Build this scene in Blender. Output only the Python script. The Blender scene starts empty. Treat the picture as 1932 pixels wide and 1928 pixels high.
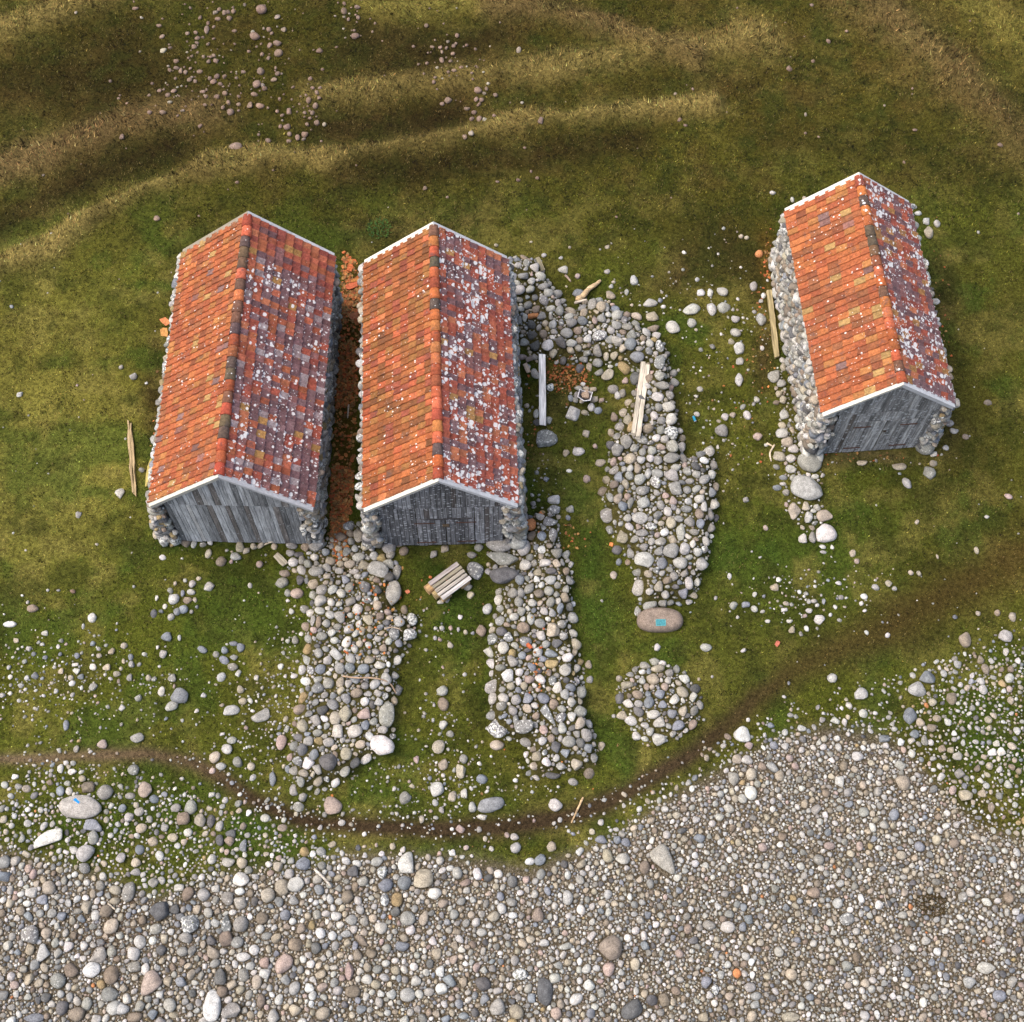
import bpy, bmesh, math, random
import numpy as np
from mathutils import Vector, Matrix

random.seed(7); rng = np.random.default_rng(11)
SC = bpy.context.scene
COL = SC.collection
R = math.radians

# ------------------------------------------------------------------ camera
K = 1.35
HC = 30 * K
FPX = 2766.42; PITCH = R(66.4645); ROLL = R(1.49388)
CX, CY = 966.0, 964.0
FW = np.array([0, math.cos(PITCH), -math.sin(PITCH)])
RT0 = np.array([1.0, 0, 0]); UP0 = np.cross(RT0, FW)
RT = math.cos(ROLL) * RT0 + math.sin(ROLL) * UP0
UP = -math.sin(ROLL) * RT0 + math.cos(ROLL) * UP0
CAMP = np.array([0, 0, HC])

def world_to_plan(x, y):
    """survey coordinates (u, v) of a ground point; a fixed map of the site"""
    d = np.stack([x, y, np.full_like(x, -HC)], -1)
    z = d @ FW
    z = np.where(z < 1, 1, z)
    return CX + FPX * (d @ RT) / z, CY - FPX * (d @ UP) / z

def G(u, v, z=0.0):
    """ground point (at height z) of survey coordinates"""
    d = FW + ((u - CX) / FPX) * RT - ((v - CY) / FPX) * UP
    t = (z - HC) / d[2]
    p = CAMP + t * d
    return p
def mpp(u, v):
    d = FW + ((u - CX) / FPX) * RT - ((v - CY) / FPX) * UP
    return (-HC / d[2]) / FPX

cam = bpy.data.cameras.new('camera'); co = bpy.data.objects.new('camera', cam); COL.objects.link(co)
M = Matrix(((RT[0], UP[0], -FW[0], 0), (RT[1], UP[1], -FW[1], 0), (RT[2], UP[2], -FW[2], HC), (0, 0, 0, 1)))
co.matrix_world = M
cam.sensor_fit = 'HORIZONTAL'; cam.sensor_width = 36; cam.lens = 36 * FPX / 1932
cam.clip_end = 2000; cam.clip_start = 0.5
SC.camera = co

# ------------------------------------------------------------------ helpers
def tag(o, label=None, cat=None, group=None, kind=None):
    if label: o['label'] = label
    if cat: o['category'] = cat
    if group: o['group'] = group
    if kind: o['kind'] = kind
    return o

def link(name, me, mat=None, parent=None):
    o = bpy.data.objects.new(name, me); COL.objects.link(o)
    if mat is not None: me.materials.append(mat)
    if parent is not None: o.parent = parent
    return o

def empty(name, loc, rz=0):
    o = bpy.data.objects.new(name, None); COL.objects.link(o)
    o.location = loc; o.rotation_euler = (0, 0, rz); o.empty_display_size = 0.3
    return o

def np_mesh(name, V, F, smooth=False, col=None):
    """V (n,3), F (m,k) ; col (n,4) point colours"""
    me = bpy.data.meshes.new(name)
    V = np.ascontiguousarray(V, np.float32); F = np.ascontiguousarray(F, np.int32)
    n, k = F.shape
    me.vertices.add(len(V)); me.vertices.foreach_set('co', V.ravel())
    me.loops.add(n * k); me.loops.foreach_set('vertex_index', F.ravel())
    me.polygons.add(n)
    me.polygons.foreach_set('loop_start', np.arange(0, n * k, k, dtype=np.int32))
    me.polygons.foreach_set('loop_total', np.full(n, k, np.int32))
    me.polygons.foreach_set('use_smooth', np.full(n, smooth, bool))
    if col is not None:
        a = me.color_attributes.new('tint', 'FLOAT_COLOR', 'POINT')
        a.data.foreach_set('color', np.ascontiguousarray(col, np.float32).ravel())
    me.update(calc_edges=True)
    return me

class MB:
    """collects quads with a colour per vertex"""
    def __init__(s): s.V = []; s.F = []; s.C = []; s.n = 0
    def add(s, V, F, c=(.5, .5, .5, 0)):
        V = np.asarray(V, float); s.V.append(V); s.F.append(np.asarray(F) + s.n)
        C = np.asarray(c, float)
        s.C.append(np.tile(C, (len(V), 1)) if C.ndim == 1 else C); s.n += len(V)
    def box(s, p, q, c=(.5, .5, .5, 0)):
        x0, y0, z0 = p; x1, y1, z1 = q
        s.hexa([(x0, y0, z0), (x1, y0, z0), (x1, y1, z0), (x0, y1, z0), (x0, y0, z1), (x1, y0, z1), (x1, y1, z1), (x0, y1, z1)], c)
    def hexa(s, P, c=(.5, .5, .5, 0)):
        s.add(P, [(0, 3, 2, 1), (4, 5, 6, 7), (0, 1, 5, 4), (1, 2, 6, 5), (2, 3, 7, 6), (3, 0, 4, 7)], c)
    def mesh(s, name, smooth=False):
        return np_mesh(name, np.concatenate(s.V), np.concatenate(s.F), smooth, np.concatenate(s.C))
    def build(s, name, mat, parent=None, smooth=False, bevel=0):
        me = s.mesh(name, smooth)
        o = link(name, me, mat, parent)
        if bevel:
            m = o.modifiers.new('bevel', 'BEVEL'); m.width = bevel; m.segments = 1; m.limit_method = 'ANGLE'
        return o

# value noise ---------------------------------------------------------------
def _hash(ix, iy, s):
    h = (ix.astype(np.int64) * 374761393 + iy.astype(np.int64) * 668265263 + s * 982451653) & 0xffffffff
    h = ((h ^ (h >> 13)) * 1274126177) & 0xffffffff
    return ((h ^ (h >> 16)) & 0xffff) / 65535.0
def vnoise(x, y, s=0):
    ix = np.floor(x); iy = np.floor(y); fx = x - ix; fy = y - iy
    fx = fx * fx * (3 - 2 * fx); fy = fy * fy * (3 - 2 * fy)
    a = _hash(ix, iy, s); b = _hash(ix + 1, iy, s); c = _hash(ix, iy + 1, s); d = _hash(ix + 1, iy + 1, s)
    return (a * (1 - fx) + b * fx) * (1 - fy) + (c * (1 - fx) + d * fx) * fy
def fbm(x, y, scale, s=0, oct=4):
    t = 0; a = 0.5; f = 1 / scale; tot = 0
    for i in range(oct):
        t = t + a * vnoise(x * f + 17.3 * i, y * f - 9.1 * i, s + i); tot += a; a *= 0.55; f *= 2.03
    return t / tot           # 0..1, mean .5
def sstep(a, b, x):
    t = np.clip((x - a) / (b - a), 0, 1); return t * t * (3 - 2 * t)

def seg_dist(u, v, pts):
    d = np.full(np.shape(u), 1e9)
    for (x0, y0), (x1, y1) in zip(pts[:-1], pts[1:]):
        dx, dy = x1 - x0, y1 - y0
        t = np.clip(((u - x0) * dx + (v - y0) * dy) / (dx * dx + dy * dy + 1e-9), 0, 1)
        d = np.minimum(d, np.hypot(u - x0 - t * dx, v - y0 - t * dy))
    return d
def inside(u, v, poly):
    r = np.zeros(np.shape(u), bool); n = len(poly)
    for i in range(n):
        x0, y0 = poly[i]; x1, y1 = poly[(i + 1) % n]
        c = ((y0 > v) != (y1 > v)) & (u < (x1 - x0) * (v - y0) / (y1 - y0 + 1e-12) + x0)
        r ^= c
    return r
def sdist(u, v, poly):
    """signed distance, positive inside"""
    d = seg_dist(u, v, list(poly) + [poly[0]])
    return np.where(inside(u, v, poly), d, -d)

# ------------------------------------------------------------------ the site plan
BANK = dict(
  A=[(590, 1035), (640, 1000), (680, 985), (735, 1015), (750, 1085), (748, 1150), (785, 1170), (785, 1205), (750, 1250), (748, 1330), (742, 1425), (700, 1440), (640, 1480), (560, 1500), (545, 1430), (570, 1300), (575, 1190), (592, 1120), (545, 1070)],
  B=[(925, 1010), (985, 975), (1048, 960), (1060, 1040), (1078, 1075), (1082, 1180), (1098, 1270), (1105, 1350), (1128, 1400), (1128, 1455), (1000, 1470), (985, 1405), (922, 1390), (922, 1190), (945, 1110), (920, 1080)],
  C=[(1150, 840), (1175, 790), (1225, 690), (1255, 650), (1280, 780), (1290, 870), (1345, 850), (1352, 940), (1338, 1060), (1300, 1140), (1205, 1150), (1195, 1085), (1150, 1000), (1135, 945)],
  D=[(955, 485), (1015, 490), (1050, 555), (1080, 590), (1100, 570), (1150, 570), (1195, 610), (1255, 650), (1250, 720), (1225, 700), (1190, 700), (1150, 690), (1090, 690), (1010, 685), (975, 640)],
  E=[(1165, 1295), (1190, 1265), (1235, 1250), (1290, 1270), (1325, 1320), (1320, 1360), (1280, 1400), (1215, 1405), (1170, 1350)],
  F=[(1450, 700), (1490, 690), (1545, 790), (1550, 850), (1560, 1010), (1530, 1020), (1480, 970), (1480, 850)],
)
BANKH = dict(A=.40, B=.45, C=.50, D=.40, E=.22, F=.08)
BEACH_EDGE = [(-400, 1440), (0, 1475), (100, 1440), (230, 1470), (330, 1470), (400, 1500), (520, 1545), (640, 1580), (760, 1605), (960, 1620), (1100, 1590), (1180, 1545), (1260, 1500), (1330, 1440), (1420, 1375), (1480, 1330), (1560, 1325), (1640, 1335), (1720, 1310), (1800, 1250), (1940, 1200), (2400, 1120)]
BEACH_FULL = [(-400, 1600), (0, 1610), (120, 1640), (300, 1690), (420, 1650), (520, 1640), (640, 1620), (760, 1612), (900, 1632), (1000, 1650), (1080, 1620), (1180, 1570), (1280, 1510), (1400, 1430), (1480, 1385), (1560, 1370), (1640, 1385), (1710, 1420), (1780, 1500), (1850, 1560), (1940, 1590), (2400, 1620)]
def below(u, v, line):
    xs = np.array([p[0] for p in line]); ys = np.array([p[1] for p in line])
    return v - np.interp(u, xs, ys)
PATH = [(2300, 930), (1932, 1045), (1810, 1110), (1700, 1165), (1600, 1215), (1500, 1262), (1420, 1320), (1360, 1382), (1290, 1435), (1190, 1492), (1080, 1540), (960, 1562), (820, 1565), (680, 1560), (560, 1545), (480, 1510), (420, 1468), (360, 1440), (270, 1422), (150, 1425), (0, 1433), (-300, 1440)]
RIDGES = [   # pale dry-grass stripes of the old shore ridges: points, half width, colour, strength, height
  ([(-200, 590), (0, 505), (100, 465), (180, 402), (290, 352), (400, 312), (520, 297), (650, 298), (760, 270), (900, 246), (1010, 226), (1150, 214), (1345, 198)], 15, 'straw', .75, .28),
  ([(-200, 370), (0, 322), (100, 290), (220, 238), (330, 217), (410, 206)], 26, 'heather', .75, .25),
  ([(590, 190), (700, 172), (800, 160), (900, 148), (1060, 120), (1200, 100), (1330, 92), (1440, 62)], 22, 'straw', .6, .3),
  ([(660, 5), (720, 24), (800, 22), (890, 2)], 16, 'gold', .8, .25),
  ([(920, 5), (1050, 22), (1130, 48), (1240, 92), (1310, 110)], 20, 'heather', .55, .25),
  ([(-200, 90), (0, 52), (100, 30), (210, -5)], 22, 'straw', .6, .25),
  ([(1600, -20), (1680, 40), (1760, 105), (1840, 180), (1932, 268), (2100, 400)], 34, 'heather', .5, .3),
  ([(1840, -10), (1932, 62), (2050, 150)], 40, 'gold', .5, .2),
  ([(1400, 60), (1430, 75), (1460, 80)], 30, 'straw', .4, 0),
]
TAN = dict(straw=(.19, .135, .06), heather=(.135, .085, .048), gold=(.16, .128, .042))
DARKS = [    # dark heath bands: points, half width, strength
  ([(-200, 520), (0, 432), (90, 378), (190, 318), (330, 282)], 26, .85),
  ([(-100, 200), (30, 165), (120, 160)], 60, .5), ([(230, 90), (300, 160), (200, 160)], 50, .45),
  ([(600, 240), (700, 242), (790, 232), (860, 205)], 24, .8),
  ([(650, 335), (800, 308), (950, 295), (1100, 282), (1200, 270)], 24, .6),
  ([(680, 65), (760, 80), (860, 90), (940, 70)], 26, .6), ([(640, 110), (840, 130)], 24, .45),
  ([(1180, 165), (1300, 150), (1420, 160)], 20, .3),
  ([(1380, 470), (1420, 500)], 60, .3), ([(1450, 260), (1700, 290), (1900, 330)], 30, .25),
]
BLOBS = [    # u, v, ru, rv, colour, strength
  (966, 150, 2200, 330, (.040, .029, .0085), .85),
  (1600, 130, 500, 200, (.060, .046, .0125), .7),
  (1250, 160, 120, 45, (.062, .058, .010), .5),
  (1300, 330, 260, 110, (.060, .053, .011), .6),
  (120, 740, 260, 250, (.15, .125, .034), .8),
  (60, 900, 200, 180, (.17, .145, .045), .65),
  (250, 600, 120, 90, (.07, .072, .016), .5),
  (1750, 420, 200, 130, (.07, .085, .014), .6),
  (1600, 330, 240, 90, (.07, .062, .015), .5),
  (1850, 700, 140, 260, (.07, .057, .017), .6),
  (1700, 950, 240, 90, (.052, .058, .012), .6), (1820, 930, 120, 120, (.058, .044, .014), .6),
  (1420, 980, 110, 160, (.07, .074, .014), .6),
  (1120, 1100, 45, 280, (.03, .056, .011), .75), (1090, 880, 60, 80, (.045, .055, .012), .5),
  (860, 1120, 80, 130, (.022, .044, .009), .85),
  (860, 1320, 70, 110, (.058, .066, .012), .6),
  (380, 1120, 190, 90, (.05, .062, .011), .7), (330, 990, 60, 60, (.03, .05, .01), .6), (250, 1250, 260, 110, (.072, .08, .014), .65), (480, 1230, 90, 170, (.062, .068, .012), .6),
  (1350, 800, 90, 160, (.088, .09, .018), .5),
  (1420, 1080, 180, 90, (.028, .05, .01), .6), (1550, 1010, 160, 110, (.034, .055, .01), .6),
  (1560, 1290, 180, 50, (.07, .08, .013), .6), (1280, 1240, 60, 50, (.042, .058, .012), .5),
  (1450, 1250, 120, 40, (.085, .08, .022), .55), (1160, 1400, 50, 80, (.06, .066, .013), .6),
  (700, 1540, 400, 60, (.04, .058, .011), .6), (300, 1530, 300, 90, (.03, .056, .009), .65), (1850, 1350, 150, 120, (.034, .058, .01), .7),
  (100, 1370, 180, 60, (.075, .078, .016), .6),
  (720, 440, 80, 25, (.065, .038, .024), .7), (850, 420, 60, 22, (.075, .048, .026), .5),
  (1275, 525, 55, 45, (.06, .034, .022), .75), (1390, 500, 80, 60, (.055, .04, .02), .5), (1435, 640, 22, 110, (.055, .034, .02), .8), (1450, 480, 16, 60, (.16, .075, .02), .7),
  (1160, 510, 70, 45, (.085, .095, .018), .6),
  (1765, 620, 28, 160, (.05, .032, .02), .8), (1640, 860, 130, 18, (.12, .085, .055), .7), (1780, 810, 40, 30, (.08, .055, .035), .6),
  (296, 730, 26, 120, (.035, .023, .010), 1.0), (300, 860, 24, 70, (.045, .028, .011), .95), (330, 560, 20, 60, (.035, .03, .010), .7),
  (1065, 712, 32, 26, (.10, .035, .018), .85), (1090, 770, 70, 40, (.032, .026, .014), .7),
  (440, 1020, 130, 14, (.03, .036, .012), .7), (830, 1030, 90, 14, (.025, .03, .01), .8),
]
SHARD = [(648, 470), (682, 505), (690, 560), (676, 700), (672, 820), (664, 950), (656, 1000), (658, 1065), (632, 1070), (622, 1010), (626, 880), (632, 760), (640, 620)]

def ridge_mask(u, v, x, y):
    wob = (fbm(x, y, 1.3, 5, 3) - .5) * 34
    return [np.exp(-((seg_dist(u, v, pts) + wob) / (w * 1.15)) ** 2) for pts, w, *_ in RIDGES]

def height(x, y, want_banks=True):
    x = np.asarray(x, float); y = np.asarray(y, float)
    u, v = world_to_plan(x, y)
    h = (fbm(x, y, 6, 3, 3) - .5) * .22 + (fbm(x, y, .9, 9, 3) - .5) * .07
    near = (np.abs(x) < 30) & (y > -6) & (y < 50)
    for m, r in zip(ridge_mask(u, v, x, y), RIDGES): h = h + m * r[4] * near
    if want_banks:
        w = (fbm(x, y, .7, 31, 2) - .5) * 16
        for k, poly in BANK.items():
            h = h + np.where(near, BANKH[k] * sstep(-6, 26, sdist(u, v, poly) + w) * (.75 + .5 * fbm(x, y, 1.1, 41, 2)), 0)
    h = h * np.where(near, 1, .5)
    h = h - .35 * sstep(1560, 2000, v) * near     # the beach falls towards the water
    # level pads under the huts
    for (cx, cy, rw, rl) in PADS:
        dd = np.maximum(np.abs(x - cx) - rw, np.abs(y - cy) - rl)
        h = h * sstep(0, .9, dd)
    return h
K_ = K
HUTS = [dict(x=-5.801*K, y=12.013*K, yaw=.002, W=3.311*K, L=6.242*K, he=2.159*K, hr=3.670*K, pl=-1.446*K, pr=1.331*K, ol=.40, orr=-.04),
        dict(x=-1.468*K, y=12.091*K, yaw=.062, W=3.091*K, L=6.078*K, he=2.226*K, hr=3.596*K, pl=-1.312*K, pr=1.29*K, ol=.22, orr=.34),
        dict(x=8.001*K, y=14.662*K, yaw=.104, W=2.783*K, L=5.286*K, he=2.163*K, hr=3.347*K, pl=-.98*K, pr=1.167*K, ol=.02, orr=.24)]
PADS = []
for h_ in HUTS:
    cx_ = h_['x'] - math.sin(h_['yaw']) * h_['L'] / 2; cy_ = h_['y'] + math.cos(h_['yaw']) * h_['L'] / 2
    PADS.append((cx_, cy_, h_['W'] / 2 + .5, h_['L'] / 2 + .3))

def ground_colour(x, y):
    """albedo of the turf, heath, soil and shingle, with gravel amount in the 4th channel"""
    u, v = world_to_plan(x, y)
    n1 = fbm(x, y, 3.2, 51, 4); n2 = fbm(x, y, .8, 61, 4); n3 = fbm(x, y, .22, 71, 3)
    du = (fbm(x, y, 1.6, 81, 3) - .5) * 110; dv = (fbm(x, y, 1.6, 91, 3) - .5) * 110
    c = np.tile(np.array((.07, .07, .015)), x.shape + (1,)).astype(float)
    def mix(col, a):
        nonlocal c
        a = np.clip(a, 0, 1)[..., None]; c = c * (1 - a) + np.asarray(col) * a
    for (bu, bv, ru, rv, col, st) in BLOBS:
        q = ((u + du * min(1, ru / 60) - bu) / ru) ** 2 + ((v + dv * min(1, rv / 60) - bv) / rv) ** 2
        mix(col, st * np.exp(-q * 1.1))
    top = 1 - sstep(330, 480, v)
    for pts, w, st in DARKS:
        d = seg_dist(u + du * .25, v + dv * .25, pts)
        mix((.024, .016, .007), min(1, st * 1.25) * np.exp(-(d / (w * 1.35)) ** 2))
    for m, r in zip(ridge_mask(u, v, x, y), RIDGES):
        mix(TAN[r[2]], r[3] * m * (.55 + .9 * n2))
    # mottling: straw, moss and bare patches
    mix((.155, .125, .045), (.68 * sstep(.46, .70, n2) * (.35 + .65 * n1)) * (1 - .6 * top))
    mix((.026, .026, .008), .75 * sstep(.5, .25, n3) * (.4 + .6 * top))
    mix((.036, .060, .012), .6 * (1 - .85 * top) * sstep(.50, .68, fbm(x, y, 1.5, 101, 5)))
    mix((.030, .034, .009), .6 * sstep(.54, .70, fbm(x, y, .7, 105, 4)))
    mix((.085, .052, .022), .35 * top * sstep(.5, .75, fbm(x, y, 1.2, 111, 4)))
    for pts, w, st in DARKS:
        d = seg_dist(u + du * .25, v + dv * .25, pts); mix((.026, .017, .008), .6 * st * np.exp(-(d / (w * 1.25)) ** 2))
    for m, r in zip(ridge_mask(u, v, x, y), RIDGES):
        mix(TAN[r[2]], .75 * r[3] * m * (.6 + .7 * n2))
    # trodden path
    d = seg_dist(u + du * .12, v + dv * .12, PATH)
    wide = np.interp(u, [0, 400, 900, 1300, 1450, 1700, 1932], [9, 15, 20, 18, 22, 46, 52])
    soil = np.interp(u, [0, 350, 900, 1300, 1500, 1932], [1, .9, 1, 1, .85, .8])
    a = soil * np.exp(-(d / (wide * 1.15)) ** 2) * (.85 + .5 * n2)
    pc = np.stack([np.interp(u, [0, 300, 500, 1300, 1500, 1932], a_) for a_ in ([.13, .10, .042, .045, .06, .058], [.088, .066, .026, .029, .042, .038], [.07, .05, .019, .021, .018, .014])], -1)
    a_ = np.clip(a, 0, 1)[..., None]; c = c * (1 - a_) + pc * a_
    # soil between the banked stones
    for k, poly in BANK.items():
        s = sdist(u + du * .1, v + dv * .1, poly)
        mix((.062, .05, .026), (.85 if k not in 'F' else .3) * sstep(-4, 14, s))
    s = sdist(u + du * .05, v + dv * .05, SHARD)
    mix((.12, .058, .018), .9 * sstep(-3, 7, s) * (.55 + .7 * n2))
    mix((.05, .045, .012), sstep(-3, 7, s) * sstep(.5, .62, fbm(x, y, 1.3, 121, 2)) * .6)
    b = below(u + du * .2, v + dv * .35, BEACH_FULL)
    g = sstep(-30, 25, b)
    mix((.075, .058, .036), g)
    # two damp brown stains where the turf runs into the shingle
    for (su, sv, ru, rv, st) in [(1740, 1480, 40, 110, .5), (1850, 1560, 45, 50, .5), (220, 1720, 50, 60, .35)]:
        mix((.07, .045, .018), st * np.exp(-((u - su) / ru) ** 2 - ((v - sv) / rv) ** 2))
    c = c * (.72 + .5 * n1)[..., None] * np.where(g < .5, 1, 1)[..., None]
    sat = (1 - sstep(.3, .7, g))[..., None]; c = c * (1 - sat * np.array((.08, .02, .30)))
    return np.concatenate([c, g[..., None]], -1)

# ------------------------------------------------------------------ materials
def new_mat(name):
    m = bpy.data.materials.new(name); m.use_nodes = True
    nt = m.node_tree; nt.nodes.clear()
    out = nt.nodes.new('ShaderNodeOutputMaterial'); b = nt.nodes.new('ShaderNodeBsdfPrincipled')
    nt.links.new(b.outputs[0], out.inputs[0])
    b.inputs['Roughness'].default_value = .9
    b.inputs['Specular IOR Level'].default_value = .2
    return m, nt, b
class NT:
    def __init__(s, nt): s.nt = nt
    def n(s, t, **kw):
        x = s.nt.nodes.new('ShaderNode' + t)
        for k, v in kw.items(): setattr(x, k, v)
        return x
    def l(s, a, b): s.nt.links.new(a, b)
    def math(s, op, a, b=None, clamp=False):
        x = s.n('Math', operation=op); x.use_clamp = clamp
        for i, q in enumerate((a, b)):
            if q is None: continue
            if hasattr(q, 'links'): s.l(q, x.inputs[i])
            else: x.inputs[i].default_value = q
        return x.outputs[0]
    def mix(s, f, a, b, blend='MIX'):
        x = s.n('Mix', data_type='RGBA', blend_type=blend)
        for q, i in ((f, 0), (a, 6), (b, 7)):
            if hasattr(q, 'links'): s.l(q, x.inputs[i])
            elif i == 0: x.inputs[0].default_value = q
            else: x.inputs[i].default_value = (*q, 1) if len(q) == 3 else q
        return x.outputs[2]
    def noise(s, vec, scale, detail=3, rough=.55):
        x = s.n('TexNoise'); x.inputs['Scale'].default_value = scale; x.inputs['Detail'].default_value = detail; x.inputs['Roughness'].default_value = rough
        if vec is not None: s.l(vec, x.inputs['Vector'])
        return x.outputs['Fac']
    def rng(s, v, a, b, c, d):
        x = s.n('MapRange', interpolation_type='SMOOTHSTEP')
        for i, q in enumerate((v, a, b, c, d)):
            if hasattr(q, 'links'): s.l(q, x.inputs[i])
            else: x.inputs[i].default_value = q
        return x.outputs[0]
    def bump(s, b, h, strength, dist=.02):
        x = s.n('Bump'); x.inputs['Strength'].default_value = strength; x.inputs['Distance'].default_value = dist
        s.l(h, x.inputs['Height']); s.l(x.outputs[0], b.inputs['Normal'])
    def grey(s, v):
        x = s.n('CombineColor'); 
        for i in range(3): s.l(v, x.inputs[i])
        return x.outputs[0]

def obj_vec(t, jitter=True):
    tc = t.n('TexCoord'); v = tc.outputs['Object']
    if jitter:
        oi = t.n('ObjectInfo'); k = t.math('MULTIPLY', oi.outputs['Random'], 97.0)
        a = t.n('VectorMath', operation='ADD'); t.l(v, a.inputs[0]); t.l(k, a.inputs[1]); v = a.outputs[0]
    return v

def mat_stone():
    m, nt, b = new_mat('stone'); t = NT(nt)
    at = t.n('Attribute', attribute_name='tint'); v = obj_vec(t)
    f1 = t.noise(v, 34, 4, .7); f2 = t.noise(v, 7, 3)
    c = t.mix(1, at.outputs['Color'], t.grey(t.rng(f1, .25, .75, .55, 1.4)), 'MULTIPLY')
    c = t.mix(1, c, t.grey(t.rng(f2, .2, .8, .72, 1.25)), 'MULTIPLY')
    # dark mineral flecks
    c = t.mix(t.rng(t.noise(v, 62, 2, .6), .60, .70, 0, .55), c, (.05, .05, .05))
    # pale crust lichen, more where the stone carries more of it
    lich = at.outputs['Alpha']
    thr = t.math('SUBTRACT', .78, t.math('MULTIPLY', lich, .29))
    e = t.math('ADD', thr, .045)
    l1 = t.rng(t.noise(v, 16, 5, .62), thr, e, 0, 1)
    c = t.mix(t.math('MULTIPLY', l1, .85), c, (.66, .67, .63))
    thr2 = t.math('SUBTRACT', .86, t.math('MULTIPLY', lich, .22))
    v2 = t.n('VectorMath', operation='ADD'); t.l(v, v2.inputs[0]); v2.inputs[1].default_value = (31, 7, 11)
    l2 = t.rng(t.noise(v2.outputs[0], 8, 4, .6), thr2, t.math('ADD', thr2, .06), 0, .8)
    c = t.mix(l2, c, (.34, .35, .12))
    t.l(c, b.inputs['Base Color'])
    t.bump(b, f1, .55, .012)
    b.inputs['Roughness'].default_value = .85
    return m
def mat_ground():
    m, nt, b = new_mat('turf_and_soil'); t = NT(nt)
    at = t.n('Attribute', attribute_name='tint'); tc = t.n('TexCoord'); v = tc.outputs['Object']
    f1 = t.noise(v, 9, 6, .75); f2 = t.noise(v, 38, 3, .7)
    c = t.mix(1, at.outputs['Color'], t.grey(t.rng(f1, .28, .72, .45, 1.6)), 'MULTIPLY')
    c = t.mix(1, c, t.grey(t.rng(f2, .25, .75, .5, 1.5)), 'MULTIPLY')
    vo = t.n('TexVoronoi'); vo.inputs['Scale'].default_value = 26; t.l(v, vo.inputs['Vector'])
    sp = t.n('SeparateColor'); t.l(vo.outputs['Color'], sp.inputs[0])
    peb = t.mix(sp.outputs[0], (.07, .06, .04), (.30, .26, .20))
    peb = t.mix(t.rng(vo.outputs['Distance'], .35, .7, 0, 1), peb, (.05, .04, .025))
    c = t.mix(t.math('MULTIPLY', at.outputs['Alpha'], .6), c, peb)
    t.l(c, b.inputs['Base Color'])
    hgt = t.math('ADD', f1, t.math('MULTIPLY', f2, .5))
    t.bump(b, hgt, .8, .05)
    b.inputs['Roughness'].default_value = 1; b.inputs['Specular IOR Level'].default_value = .05
    return m
def mat_tint(name, rough=1, spec=.05, var=0, scale=20):
    m, nt, b = new_mat(name); t = NT(nt)
    at = t.n('Attribute', attribute_name='tint'); c = at.outputs['Color']
    if var:
        f = t.noise(obj_vec(t), scale, 4, .65)
        c = t.mix(1, c, t.grey(t.rng(f, .25, .75, 1 - var, 1 + var)), 'MULTIPLY'); t.bump(b, f, .4, .01)
    t.l(c, b.inputs['Base Color']); b.inputs['Roughness'].default_value = rough; b.inputs['Specular IOR Level'].default_value = spec
    return m
def mat_tile():
    m, nt, b = new_mat('clay_tile'); t = NT(nt)
    at = t.n('Attribute', attribute_name='tint'); v = obj_vec(t); a = at.outputs['Alpha']
    f1 = t.noise(v, 11, 5, .7); f2 = t.noise(v, 40, 3, .65)
    c = t.mix(1, at.outputs['Color'], t.grey(t.rng(f1, .25, .75, .6, 1.35)), 'MULTIPLY')
    c = t.mix(1, c, t.grey(t.rng(f2, .25, .75, .72, 1.25)), 'MULTIPLY')
    # dark soot lichen and yellow lichen in drifts
    c = t.mix(t.rng(t.noise(v, 3.1, 6, .7), .56, .68, 0, .5), c, (.07, .06, .065))
    v3 = t.n('VectorMath', operation='ADD'); t.l(v, v3.inputs[0]); v3.inputs[1].default_value = (5, 41, 3)
    c = t.mix(t.rng(t.noise(v3.outputs[0], 6, 5, .7), .66, .72, 0, .75), c, (.40, .25, .035))
    # white rosettes
    vo = t.n('TexVoronoi'); vo.inputs['Scale'].default_value = 7.5; t.l(v, vo.inputs['Vector'])
    wv = t.n('VectorMath', operation='ADD')
    sp = t.n('SeparateColor'); t.l(vo.outputs['Color'], sp.inputs[0])
    clus = t.rng(t.noise(v, 1.3, 4, .65), .36, .64, .35, 1.15)
    rad = t.math('MULTIPLY', t.math('MULTIPLY', t.math('POWER', sp.outputs[0], 1.4), .66), t.math('MULTIPLY', clus, a))
    edge = t.math('ADD', vo.outputs['Distance'], t.math('MULTIPLY', t.math('SUBTRACT', t.noise(v, 30, 3, .6), .5), .16))
    d = t.math('SUBTRACT', rad, edge)
    c = t.mix(t.rng(d, -.03, .07, 0, .88), c, (.74, .74, .72))
    vo2 = t.n('TexVoronoi'); vo2.inputs['Scale'].default_value = 19; t.l(v, vo2.inputs['Vector'])
    sp2 = t.n('SeparateColor'); t.l(vo2.outputs['Color'], sp2.inputs[0])
    rad2 = t.math('MULTIPLY', t.math('MULTIPLY', t.math('POWER', sp2.outputs[1], 3.0), .48), t.math('MULTIPLY', a, clus))
    c = t.mix(t.rng(t.math('SUBTRACT', rad2, vo2.outputs['Distance']), -.01, .05, 0, .9), c, (.72, .72, .70))
    n4 = t.noise(v, 5, 6, .72)
    th = t.math('SUBTRACT', .92, t.math('MULTIPLY', t.math('MULTIPLY', a, clus), .225))
    c = t.mix(t.rng(n4, th, t.math('ADD', th, .06), 0, .75), c, (.72, .72, .70))
    t.l(c, b.inputs['Base Color']); t.bump(b, f2, .4, .008)
    b.inputs['Roughness'].default_value = .85
    return m
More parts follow.
